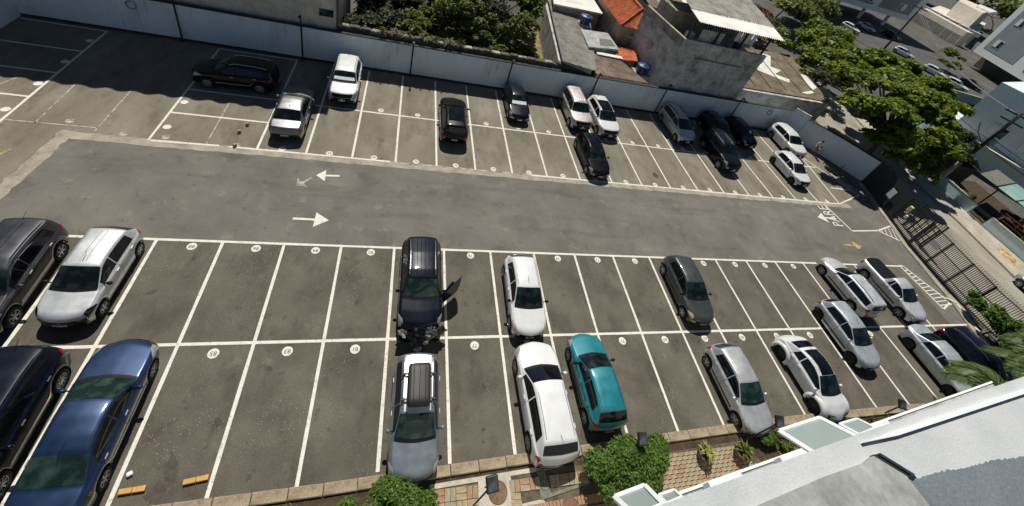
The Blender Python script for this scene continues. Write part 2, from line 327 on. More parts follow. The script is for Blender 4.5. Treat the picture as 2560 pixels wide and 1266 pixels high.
# ================================================================== SETTING
P = 2.4
MB().sheet([(-160,-120),(420,-120),(420,420),(-160,420)], -0.06).build('ground', terrain, kind='structure')
lot = MB().sheet([(-13.2,-9.1),(46,-9.1),(48.6,-4),(49.6,3.5),(51.4,9.8),(47,16.2),(-13.2,16.2)], 0.0).build('parking_lot', asphalt, kind='structure')
MB().sheet([(-12,-9.4),(8,-9.3),(20,-8.95),(28,-8.8),(38.8,-8.85),(45.0,-5.5),(45.6,-0.02),(-12,-0.02)], 0.004).build('lower_bays', bay_low, kind='structure')
MB().sheet([(-12.98,6.1),(-5.95,6.1),(2,6.06),(45.2,6.1),(49.2,7.6),(50.2,9.9),(47.0,15.98),(-12.98,15.98)], 0.004).build('upper_bays', bay_up, kind='structure')
# concrete gutter between lane and upper bays, uneven edge
def ragged_strip(a, b, w0, w1, n, z, amp):
    a, b = Vector(a), Vector(b); d = (b-a); t = d.normalized(); nrm = Vector((-t.y, t.x)); m = MB(); L = []; Q = []
    for i in range(n+1):
        p = a + d*i/n
        L.append(p + nrm*(w0 + RNG.normal(0, amp))); Q.append(p + nrm*(w1 + RNG.normal(0, amp)))
    for i in range(n): m.add([(*L[i], z), (*L[i+1], z), (*Q[i+1], z), (*Q[i], z)], [(0,1,2,3)])
    return m
ragged_strip((-6.0,5.95), (46.5,6.05), -0.30, 0.22, 140, 0.008, 0.03).build('gutter_strip', concrete, kind='structure')
ragged_strip((-6.3,0.0), (-5.95,6.2), -0.28, 0.28, 24, 0.010, 0.04).build('concrete_strip', concrete, kind='structure')
MB().sheet([(-13,-0.02),(-6.6,-0.02),(-6.25,6.12),(-13,6.12)], 0.006).build('side_yard', bay_up, kind='structure')

# painted lines (each a part of the lot)
def line(x0, y0, x1, y1, w=0.12, z=0.014, mat=white_line, name='painted_line'):
    a, b = Vector((x0,y0)), Vector((x1,y1)); t = (b-a).normalized(); n = Vector((-t.y,t.x))*w/2; L = (b-a).length
    k = max(1, int(L/0.5)); m = MB(); e = [RNG.normal(0, 0.006) for _ in range(k+1)]
    for i in range(k):
        p, q = a+(b-a)*i/k, a+(b-a)*(i+1)/k; n0, n1 = n*(1+e[i]*8), n*(1+e[i+1]*8)
        m.add([(*(p-n0), z), (*(q-n1), z), (*(q+n1), z), (*(p+n0), z)], [(0,1,2,3)])
    return m.build(name, mat, lot)
YM = -4.55; YU = 6.13; XO = 2.09
line(-9.5, 0, 45.6, 0.02); line(-9.5, YM, 47.2, YM+0.02)
for i in range(-3, 19):
    x = i*P
    yb = -9.22 if x < 9 else (-9.05 if x < 15 else -8.82)
    if i == 18: yb = -8.6
    line(x, 0.0, x, yb if i < 17 else -8.7, z=0.018)
line(-2.62, YU-0.08, 0.35, YU, z=0.014); line(0.75, YU, 9.0, YU+0.02)
line(9.6, YU, 10.6, YU, mat=worn_line); line(11.2, YU, 17.5, YU, mat=worn_line, w=0.1); line(17.8, YU, 45.3, YU+0.02)
line(XO, 10.73, 46.8, 10.85); 
for k in range(0, 19):
    x = XO+k*2.403
    if k == 18: line(x, YU, 46.2, 12.4, z=0.018)
    else: line(x, YU, x, 15.75, z=0.018)
# transverse bays at the left
for y in (15.68, 10.74, 8.45, 6.08): line(-2.65, y, 2.05, y+0.04, z=0.014) if y > 6.2 else None
line(-2.72, 6.05, -2.62, 15.7, z=0.018)
line(-8.6, 6.15, -8.7, 15.7, z=0.018)
for y in (15.7, 13.1, 10.73, 8.45): line(-12.9, y, -8.66, y, z=0.014)
for x0, y0, x1, y1 in ((-7.5,9.9,-7.4,6.5), (-5.06,9.9,-5.02,6.3), (-0.33,9.9,-0.26,6.2), (-8.5,6.55,-5.0,6.6), (-9.9,9.9,-10.4,8.6)): line(x0,y0,x1,y1,0.07,0.013,worn_line,'worn_line')
# exit stop line, gate wedges and hatching
for q in ((43.4,6.0,43.86,3.2),(43.86,3.2,46.98,3.42),(46.98,3.42,50.2,4.35),(45.3,6.13,49.2,7.6),(45.95,0.05,45.5,0.05),(45.95,0.05,48.0,-4.55),(45.6,0.0,45.9,-3.4),(45.9,-3.4,47.7,-2.75),(46.98,3.42,48.95,2.2),(48.95,2.2,50.2,4.35),(46.2,8.15,48.6,8.1),(46.2,12.4,48.9,7.6)): line(*q, 0.12, 0.016)
for i in range(1, 6):
    t = i/6; a = Vector((46.98,3.42)).lerp(Vector((48.95,2.2)), t); b = Vector((46.98,3.42)).lerp(Vector((50.2,4.35)), t); line(a.x,a.y,b.x,b.y,0.07,0.02)
for i in range(1, 12):
    t = i/12; a = Vector((45.6,-0.1)).lerp(Vector((46.0,-3.4)), t); b = Vector((46.0,0.0)).lerp(Vector((47.6,-3.3)), t); line(a.x,a.y,b.x,b.y,0.07,0.02)
for q in ((47.6,9.5,49.3,8.6),(47.9,9.0,49.6,8.2),(48.1,10.3,48.9,7.7),(48.5,9.6,49.3,7.9)): line(*q, 0.08, 0.021)
# arrows
def arrow(x, y, d, L, hw, mat, z=0.014, sw=0.13, name='painted_arrow', rz=0.0):
    m = MB().sheet([(0,-sw/2),(L*0.6,-sw/2),(L*0.6,sw/2),(0,sw/2)], 0).sheet([(L*0.6,-hw),(L,0),(L*0.6,hw)], 0)
    o = m.build(name, mat, lot, loc=(x, y, z), rot=(0, 0, d)); return o
arrow(4.82, 1.5, 0.0, 1.6, 0.46, white_line)
arrow(6.45, 4.62, math.pi+0.08, 1.15, 0.42, white_line)
arrow(5.15, 4.3, R(225), 0.9, 0.42, worn_line, z=0.011)
arrow(43.3, 4.4, math.pi, 2.0, 0.5, white_line)
arrow(41.6, 1.8, -0.05, 1.8, 0.42, orange_line)
arrow(-7.2, 4.6, R(-120), 1.1, 0.3, yellow_line)
link('painted_word', text_mesh('PARE', 1.0, white_line, 'painted_word'), lot, loc=(42.95, 4.65, 0.017), rot=(0,0,R(90)), scale=(0.95, 1.45, 1))
# numbered discs
disc_me = MB().sheet([(0.185*math.cos(a), 0.185*math.sin(a)) for a in np.linspace(0, 2*math.pi, 21)[:-1]], 0).mesh('number_disc', white_line)
disc_worn = MB().sheet([(0.185*math.cos(a), 0.185*math.sin(a)) for a in np.linspace(0, 2*math.pi, 21)[:-1]], 0).mesh('number_disc', worn_line)
def disc(x, y, s, flip, worn=False, z=0.015):
    o = link('number_disc', disc_worn if worn else disc_me, lot, loc=(x, y, z), rot=(0, 0, math.pi if flip else 0))
    if s: link('bay_number', text_mesh(s, 0.235, numgrey, 'bay_number'), o, loc=(0, 0, 0.004))
for i in range(-1, 16):
    disc((i+0.56)*P, -0.30, str(88-2*i), True)
    disc((i+0.5)*P, YM-0.36, str(87-2*i), True)
for k in range(0, 18):
    x = XO+(k+0.49)*2.403
    disc(x, 6.36, str(44-2*k), False)
    if k > 1: disc(x, 11.08, str(43-2*k), False)
for x, y in ((-2.4,9.48),(-2.36,7.21),(-8.88,9.59),(-8.9,7.29),(-8.9,11.87),(-8.95,14.34)): disc(x, y, '', False)
for x, y in ((-6.26,6.92),(-3.85,6.36),(-2.1,6.4),(1.09,6.33)): disc(x, y, '', False, True)
# oil stain and damp patches
def blob(name, x, y, r, mat, z=0.010, sx=1.0, rz=0.0, jag=0.22):
    pts = [((r*sx*math.cos(a))*(1+RNG.normal(0,jag)), r*math.sin(a)*(1+RNG.normal(0,jag))) for a in np.linspace(0, 2*math.pi, 25)[:-1]]
    return MB().sheet(pts, 0).build(name, mat, lot, loc=(x, y, z), rot=(0, 0, rz))
blob('oil_stain', 3.6, -8.4, 0.36, stain, sx=0.5, rz=0.3); blob('oil_stain', 3.45, -8.95, 0.26, stain, sx=0.8)
blob('oil_stain', 27.8, 7.35, 0.3, stain, sx=0.7); blob('oil_stain', 13.05, -5.6, 0.1, stain); blob('oil_stain', 13.3, -8.1, 0.07, stain); blob('oil_stain', 13.0, -5.95, 0.06, stain); blob('oil_stain', 13.25, -8.5, 0.05, stain)

# ------------------------------------------------------------------ kerb of separate stones
kerb = link('kerb', None, kind='structure')
kp = [(-12,-9.42),(2,-9.28),(8,-9.2),(14,-9.02),(20,-8.86),(28,-8.70),(34,-8.72),(38.8,-8.78)]
def along(pts, step):
    out = []; 
    for a, b in zip(pts[:-1], pts[1:]):
        a, b = Vector(a), Vector(b); n = max(1, round((b-a).length/step))
        for i in range(n): out.append((a+(b-a)*i/n, a+(b-a)*(i+1)/n))
    return out
for a, b in along(kp, 1.05):
    t = (b-a); c = (a+b)/2; w = 0.34; nn = Vector((t.y, -t.x)).normalized()
    MB().bbox((0,0,0.02), (t.length-0.018, w, 0.22+random.uniform(-0.012,0.012)), 0.025).build('kerb_stone', kerbmat, kerb, loc=(c.x+nn.x*w/2, c.y+nn.y*w/2, 0.0), rot=(0,0,math.atan2(t.y,t.x)+random.uniform(-0.006,0.006)))
MB().sheet([(-12,-9.7),(9,-9.5),(20,-9.15),(38.9,-9.0),(46,-5.2),(48.2,-6.2),(48,-14),(-12,-14)], 0.03).build('garden_soil', soil, kind='structure')

# ------------------------------------------------------------------ brick paving beside the building
pav = MB().sheet([(11.2,-9.62),(16.2,-9.5),(17.2,-9.6),(17.6,-10.4),(20.4,-9.5),(24.3,-9.4),(25.2,-10.4),(25.5,-12.2),(10.8,-12.6)], 0.045).build('paved_path', joint, kind='structure')
mats_b = [clay1, clay2, clay3, clay1, clay1]
def brick_me(m, L=0.25, w=0.12):
    return MB().bbox((0,0,0), (L, w, 0.05), 0.008).mesh('brick', m)
bms = [brick_me(m) for m in mats_b]; bigm = [brick_me(m, 0.36, 0.175) for m in mats_b]
def inside(x, y, poly):
    c = False; n = len(poly)
    for i in range(n):
        x1,y1 = poly[i]; x2,y2 = poly[(i+1)%n]
        if (y1 > y) != (y2 > y) and x < (x2-x1)*(y-y1)/(y2-y1)+x1: c = not c
    return c
rest = MB(); cnt = 0
def put_brick(x, y, rz, big, red=False):
    global cnt
    k = random.randrange(5)
    if red: k = 1
    z = 0.062+random.uniform(-0.004,0.004)
    if cnt < 295:
        link('brick', (bigm if big else bms)[k], pav, loc=(x, y, z), rot=(random.uniform(-.012,.012), random.uniform(-.012,.012), rz+random.uniform(-.03,.03)))
    else:
        rest.bbox((x, y, z), (0.36, 0.175, 0.05) if big else (0.25, 0.12, 0.05), 0.008, rz+random.uniform(-.03,.03), [0,1,2,0,2][k])
    cnt += 1
wov = [(11.6,-9.72),(13.05,-9.7),(13.0,-10.6),(11.6,-10.7)]; wov2 = [(14.05,-9.66),(15.1,-9.6),(15.05,-10.25),(14.1,-10.35)]; wov3 = [(15.3,-9.65),(17.0,-9.62),(17.0,-10.0),(15.4,-10.05)]
for poly in (wov, wov2, wov3):                                  # basket weave of larger bricks
    i = 0; x = 11.6
    while x < 17.2:
        y = -9.55; j = 0
        while y > -10.75:
            if inside(x, y, poly):
                if (i+j) % 2: put_brick(x, y+0.093, 0, True); put_brick(x, y-0.093, 0, True)
                else: put_brick(x-0.093, y, R(90), True); put_brick(x+0.093, y, R(90), True)
            y -= 0.375; j += 1
        x += 0.375; i += 1
for i in range(46):                                             # soldier course of red bricks
    x = 12.2+i*0.135; put_brick(x, -10.68+0.045*(x-12.2)*0.5+0.0, R(94), False, True)
yard = [(19.6,-9.75),(20.4,-9.62),(24.2,-9.6),(25.0,-10.5),(25.2,-12.0),(14.6,-12.2),(14.5,-11.0),(18.4,-10.62)]
j = 0; y = -9.62
while y > -12.1:
    x = 14.4+(0.13 if j % 2 else 0)
    while x < 25.3:
        if inside(x, y, yard): put_brick(x, y, 0.08, False)
        x += 0.265
    y -= 0.135; j += 1
rest.build('brick', [clay1, clay2, clay3], pav, kind='stuff')
MB().prism([(12.95,-9.55),(14.1,-9.5),(14.2,-10.45),(15.2,-10.38),(15.3,-10.62),(12.2,-10.85),(12.9,-10.5)], 0.04, 0.072).build('cement_band', cement, pav)
MB().prism([(11.3,-9.58),(16.0,-9.42),(16.0,-9.56),(11.3,-9.72)], 0.04, 0.070).build('cement_band', cement, pav)
MB().prism([(15.1,-9.55),(15.4,-9.55),(15.5,-10.25),(17.1,-10.05),(17.12,-10.14),(15.1,-10.42)], 0.04, 0.076).build('mossy_slab', greenconc, pav)
for x, y, r, m, n in ((13.6,-10.03,0.34,rust,'manhole_cover'),(16.15,-10.75,0.33,rust,'manhole_cover'),(15.32,-10.0,0.17,greenconc,'drain_cover')):
    o = MB().lathe([(r,0.0),(r,0.03),(r-0.03,0.038),(r-0.05,0.03),(0.04,0.034),(0.0,0.034)], 28, (0,0,0)).build(n, m, pav, loc=(x,y,0.062))

# ================================================================== BOUNDARY WALL
wall = thing('boundary_wall', 'long pale blue-grey rendered wall behind the upper row of bays', 'wall')
def wall_run(parent, pts, h0, h1, th, mat, capm, capname='coping', panel='wall_panel', cap_h=0.07, over=0.03):
    for a, b in zip(pts[:-1], pts[1:]):
        a, b = Vector(a), Vector(b); t = b-a; c = (a+b)/2; rz = math.atan2(t.y, t.x)
        MB().box((0,0,(h0+h1)/2), (t.length, th, h1-h0)).build(panel, mat, parent, loc=(c.x,c.y,0), rot=(0,0,rz))
        if capm: MB().box((0,0,h1+cap_h/2-0.002), (t.length+0.02, th+2*over, cap_h)).build(capname, capm, parent, loc=(c.x,c.y,0), rot=(0,0,rz))
wall_run(wall, [(-13.15,16.12),(-4.8,16.12),(2.4,16.12),(9.8,16.12),(17.4,16.12),(24.6,16.16),(31.4,16.24),(39.4,16.36),(46.6,16.46)], 0.0, 2.48, 0.22, wallpaint, wallcap)
MB().box((16.5,15.985,0.09),(59,0.05,0.18)).build('dark_plinth', wallcap, wall)  # dark strip along the foot of the wall
for x, z in ((-7.1,1.95),(43.8,1.9)):                            # small round vents with white rim
    MB().lathe([(0.30,-0.01),(0.30,-0.03),(0.2,-0.03),(0.2,-0.012)], 20, (0,0,0), 'Y').build('vent_rim', worn_line, wall, loc=(x, 16.01+0.0022*(x>30)*130, z))
lw = thing('side_wall', 'short blue-grey wall closing the shaded left corner', 'wall')
wall_run(lw, [(-13.12,16.0),(-13.12,9.0),(-13.12,-9.3)], 0.0, 2.48, 0.22, wallpaint, wallcap)
rw = thing('stepped_wall', 'blue-grey wall stepping round the far corner to the gate', 'wall')
wall_run(rw, [(46.62,16.4),(47.55,15.25)], 0.0, 2.75, 0.2, wallpaint, worn_line)
wall_run(rw, [(47.6,15.2),(49.6,12.9),(51.6,9.7)], 0.0, 2.4, 0.22, wallpaint, wallcap)
MB().tube([(50.5,11.25,0.02),(50.62,11.3,2.5)], 0.03, 6).build('conduit', black_metal, rw)
# lamp posts along the wall
post_pts = [(-4.77,15.9,3.15,0),(2.42,15.9,3.28,1),(9.79,15.92,2.85,2),(17.3,15.92,2.8,1),(24.75,15.95,3.0,0),(31.5,16.0,3.1,1),(39.6,16.05,3.0,1)]
place = ['in the shade of the tall cream house','beside the shaded black car','above the first empty bays','behind the small dark hatchback','behind the boxy beige car','left of the silver people carrier','behind the two dark cars at the far end']
for (x, y, h, k), w in zip(post_pts, place):
    t = thing('lamp_post', 'thin black lamp post on the wall '+w, 'lamp post', (x,y,0), 0, 'lamp posts along the wall')
    MB().tube([(0,0,0),(0,0.02,h*0.5),(0,0.05,h)], 0.05, 8).build('pole', black_metal, t)
    MB().bbox((0,0,0.03), (0.2,0.2,0.06), 0.01).build('base_plate', black_metal, t)
    m = MB(); m.bbox((0,-0.12,h), (0.16,0.34,0.09), 0.02); m.build('lamp_head', black_metal, t)
    MB().tube([(0,0.05,h-0.06),(0,-0.1,h-0.02)], 0.02, 6).build('bracket', black_metal, t)

# ================================================================== CARS
# side profiles: (s from nose 0 to tail 1, z as a share of height)
PROF = {
 'hatch':  [(0,.40),(.012,.475),(.05,.535),(.16,.60),(.27,.66),(.47,.965),(.56,1.0),(.70,.995),(.85,.955),(.875,.935),(.970,.68),(.988,.63),(1,.42)],
 'hatch2': [(0,.42),(.012,.50),(.05,.56),(.16,.62),(.25,.67),(.44,.965),(.55,1.0),(.70,.99),(.84,.95),(.865,.93),(.97,.69),(.99,.63),(1,.42)],
 'sedan':  [(0,.40),(.012,.48),(.05,.54),(.15,.60),(.27,.645),(.44,.965),(.52,1.0),(.62,.99),(.70,.945),(.85,.725),(.90,.715),(.985,.69),(.993,.62),(1,.42)],
 'suv':    [(0,.40),(.012,.50),(.04,.57),(.15,.63),(.27,.67),(.43,.955),(.52,1.0),(.72,.995),(.92,.94),(.94,.92),(.985,.64),(.993,.58),(1,.42)],
 'boxy':   [(0,.42),(.012,.53),(.04,.59),(.15,.63),(.28,.665),(.41,.965),(.48,1.0),(.75,1.0),(.955,.965),(.97,.94),(.99,.64),(.995,.58),(1,.42)],
 'van':    [(0,.40),(.012,.49),(.05,.56),(.14,.625),(.22,.68),(.43,.955),(.54,1.0),(.75,.995),(.94,.955),(.955,.93),(.985,.62),(.993,.56),(1,.42)],
 'wagon':  [(0,.40),(.012,.48),(.05,.54),(.15,.60),(.26,.655),(.44,.965),(.52,1.0),(.72,1.0),(.93,.955),(.945,.94),(.985,.66),(.993,.58),(1,.42)],
 'pickup': [(0,.40),(.012,.48),(.05,.54),(.15,.60),(.25,.65),(.40,.965),(.46,1.0),(.53,1.0),(.575,.97),(.60,.70),(.62,.67),(.985,.665),(.993,.62),(1,.42)],
 'sport': [(0,.40),(.012,.49),(.05,.56),(.16,.62),(.26,.665),(.43,.965),(.52,1.0),(.70,.995),(.86,.955),(.885,.935),(.965,.70),(.988,.64),(.994,.58),(1,.42)],
 'beetle': [(0,.30),(.012,.36),(.05,.46),(.12,.555),(.20,.615),(.245,.655),(.40,.93),(.50,1.0),(.60,.985),(.72,.90),(.84,.755),(.93,.60),(.975,.46),(1,.30)],
}
SPEC = { # W,H, cowl s, roof front, roof rear, rear glass base, B pillar, side glass end, front axle, rear axle, wheel r, belt share, clearance
 'hatch':(1.66,1.48,.27,.47,.877,.967,.56,.84,.195,.835,.300,.62,.20),
 'hatch2':(1.66,1.50,.25,.44,.865,.966,.54,.84,.195,.835,.300,.62,.20),
 'sedan':(1.75,1.46,.27,.44,.70,.85,.52,.74,.19,.79,.305,.63,.19),
 'suv':(1.82,1.66,.27,.43,.935,.985,.53,.87,.20,.80,.345,.63,.24),
 'boxy':(1.80,1.76,.28,.41,.965,.99,.52,.90,.20,.79,.355,.63,.26),
 'van':(1.74,1.66,.22,.43,.95,.985,.50,.92,.18,.80,.31,.62,.22),
 'wagon':(1.68,1.50,.26,.44,.94,.985,.52,.90,.19,.78,.305,.63,.21),
 'pickup':(1.68,1.56,.25,.40,.575,.60,.50,.555,.19,.80,.315,.64,.24),
 'sport':(1.80,1.55,.26,.43,.888,.963,.53,.85,.195,.80,.33,.62,.20),
 'beetle':(1.60,1.50,.225,.41,.74,.86,.62,.74,.185,.80,.325,.60,.20)}
class Car:
    def __init__(s, typ, L):
        s.t = typ; s.L = L
        (s.W,s.H,s.cs,s.rf,s.rr,s.rb,s.bp,s.sg,s.fa,s.ra,s.r,s.bs,s.cl) = SPEC[typ]
        p = np.array(PROF[typ]); s.px, s.pz = p[:,0], p[:,1]*s.H
        s.xf = L/2-s.fa*L; s.xr = L/2-s.ra*L
    def top(s, u):
        u = np.asarray(u, float); o = np.zeros_like(u); k = 0.014
        for d in np.linspace(-k, k, 9): o += np.interp(np.clip(u+d*np.clip(np.minimum(u, 1-u)/0.02+0.05, 0, 1), 0, 1), s.px, s.pz)
        return o/9
    def bow(s, u): return np.interp(u, [0,.04,.15,s.cs,s.rf,.62,.86,.96,1], [.30,.22,.15,.15,.09,0,-.03,-.11,-.17])
    def plan(s, u):
        w = np.full_like(u, s.W/2)
        w -= s.W/2*0.15*np.clip((0.16-u)/0.16, 0, 1)**2.2
        w -= s.W/2*0.13*np.clip((u-0.86)/0.14, 0, 1)**2.4
        return w
    def ctrl(s, u):
        """control points of the half section at stations u: (n,10,3)"""
        u = np.atleast_1d(np.asarray(u, float)); w = s.plan(u); zt = s.top(u); k = s.bow(u); X = s.L/2-u*s.L
        zb = s.cl+0.10*np.clip((0.05-u)/0.05,0,1)+0.13*np.clip((u-0.95)/0.05,0,1)
        xs = X-k; Ra = s.r+0.055
        for c in (s.xf, s.xr):
            d = np.abs(xs-c); arch = s.r+np.sqrt(np.clip(Ra**2-d**2, 0, None)); zb = np.where(d < Ra, np.maximum(zb, arch), zb)
        belt = s.bs*s.H+0.03*np.clip((u-.3)/.6, 0, 1)
        belt = np.minimum(belt, zt-0.045); zb = np.minimum(zb, belt-0.10); h = zt-belt
        yb = w-0.085; tum = 0.30
        y6 = yb-tum*np.clip(h-0.05,0,None)-0.03
        pts = [(w-0.10, zb), (w-0.025, zb+0.02), (w, zb+(belt-zb)*0.45), (w-0.012, belt-0.07), (w-0.045, belt-0.008), (yb, belt+0.008), (y6, belt+h*0.86), (y6-0.075, belt+h*0.975), (y6*0.5, zt+0.012), (0*w, zt+0.022)]
        A = np.zeros((len(u), 10, 3))
        for j, (y, z) in enumerate(pts):
            A[:,j,1] = y; A[:,j,2] = z; A[:,j,0] = X-k*(y/np.maximum(s.W/2, 1e-6))**2
        return A
    def S(s, u, t):
        """surface points; u (n,), t (m,) in 0..9 -> (n,m,3)"""
        A = s.ctrl(u); A = np.concatenate([2*A[:,:1]-A[:,1:2], A, 2*A[:,-1:]-A[:,-2:-1]], 1)
        t = np.asarray(t, float); i = np.clip(np.floor(t+0.5).astype(int), 0, 9); f = t+0.5-i
        b0, b1, b2 = 0.5*(1-f)**2, 0.5+f-f*f, 0.5*f*f
        return A[:,i]*b0[None,:,None]+A[:,i+1]*b1[None,:,None]+A[:,i+2]*b2[None,:,None]
    def patch(s, u0, u1, t0, t1, off, nu=8, nt=6, side=1, both=False, taper=None):
        """offset patch of the surface; both=True spans across the car"""
        u = np.linspace(u0, u1, nu); 
        t = np.linspace(t0, t1, nt)
        e = 2e-3
        def P(uu, tt): return s.S(uu, tt)
        if taper:                                   # u range shrinks with t
            pts = np.zeros((nu, nt, 3)); nr = np.zeros((nu, nt, 3))
            for j in range(nt):
                f = j/(nt-1); uu = np.linspace(u0+(taper[0])*f, u1+(taper[1])*f, nu); tt = np.array([t[j]])
                p = P(uu, tt)[:,0]; du = P(np.clip(uu+e,0,1), tt)[:,0]-P(np.clip(uu-e,0,1), tt)[:,0]; dt = P(uu, np.minimum(tt+.05,9))[:,0]-P(uu, tt-.05)[:,0]
                n = np.cross(dt, du); pts[:,j] = p; nr[:,j] = n
        else:
            pts = P(u, t); du = P(np.clip(u+e,0,1), t)-P(np.clip(u-e,0,1), t); dt = P(u, np.clip(t+.05,0,9))-P(u, np.clip(t-.05,0,9)); nr = np.cross(dt, du)
        nr /= np.maximum(np.linalg.norm(nr, axis=2, keepdims=True), 1e-9)
        flipn = np.sum(nr[:,:,2]) < 0 and t0 > 5.9
        ref = nr.mean((0,1)); 
        if (t0 < 5.9 and ref[1] < 0) or flipn: nr = -nr
        pts = pts+nr*off
        if both:
            m = pts[:, :-1][:, ::-1].copy(); m[:,:,1] *= -1
            pts = np.concatenate([pts, m], 1); return pts
        if side < 0: pts = pts.copy(); pts[:,:,1] *= -1
        return pts
    def nose(s, y0, y1, z0, z1, off, rear=False, ny=9, nz=3):
        y = np.linspace(y0, y1, ny); z = np.linspace(z0, z1, nz); A = np.zeros((ny, nz, 3)); k = float(s.bow(1.0 if rear else 0.0))
        zt = float(s.top(np.array([1.0 if rear else 0.0]))[0])
        for i in range(ny):
            for j in range(nz):
                lean = max(0, z[j]-zt)*0.22
                x = (-s.L/2 if rear else s.L/2)-k*(y[i]/(s.W/2))**2
                A[i,j] = (x-off+lean if rear else x+off-lean, y[i], z[j])
        return A
def panel(A, th, mat, name, parent, smooth=True):
    """thin solid from a point grid"""
    m = MB(); m.smooth = smooth; m.grid(A); o = m.build(name, mat, parent); return o
# wheels: shared meshes, unit radius 0.31
def wheel_meshes():
    t = MB(); t.smooth = True
    t.lathe([(0.205,-0.085),(0.28,-0.098),(0.302,-0.085),(0.31,-0.05),(0.31,0.05),(0.302,0.085),(0.28,0.098),(0.205,0.085)], 28, (0,0,0), 'Y')
    tyre = t.mesh('wheel', rubber); out = {'tyre': tyre}
    for nm, ns, mat, w in (('a',5,alloy,.05),('b',6,alloy,.036),('c',10,alloy,.02),('d',7,dark_alloy,.04)):
        r = MB(); r.lathe([(0.212,0.05),(0.212,0.084),(0.19,0.09),(0.185,0.06)], 28, (0,0,0), 'Y', 0); r.lathe([(0.19,0.045),(0.001,0.045)], 28, (0,0,0), 'Y', 1)
        for k in range(ns):
            a = 2*math.pi*k/ns
            vs = []
            for rr, ww in ((0.02, w*0.9),(0.2, w*0.62)):
                for sg in (-1, 1):
                    for yy in (0.05, 0.08):
                        vs.append((rr*math.cos(a)-sg*ww*math.sin(a), yy, rr*math.sin(a)+sg*ww*math.cos(a)))
            r.add(vs, [(1,3,7,5),(0,4,6,2),(0,1,5,4),(2,6,7,3)], 0)
        r.lathe([(0.045,0.05),(0.045,0.09),(0.0,0.092)], 12, (0,0,0), 'Y', 0)
        out[nm] = r.mesh('rim', [mat, rubber])
    return out
WM = wheel_meshes()
blob_mirror = None
def ell(c, r, n=8, m=6):
    mb = MB(); mb.smooth = True
    prof = [(max(1e-3, math.cos(a)), math.sin(a)) for a in np.linspace(-math.pi/2, math.pi/2, m)]
    mb.lathe(prof, n); mb.v = [(x*r[0]+c[0], y*r[1]+c[1], z*r[2]+c[2]) for x, y, z in mb.v]; return mb

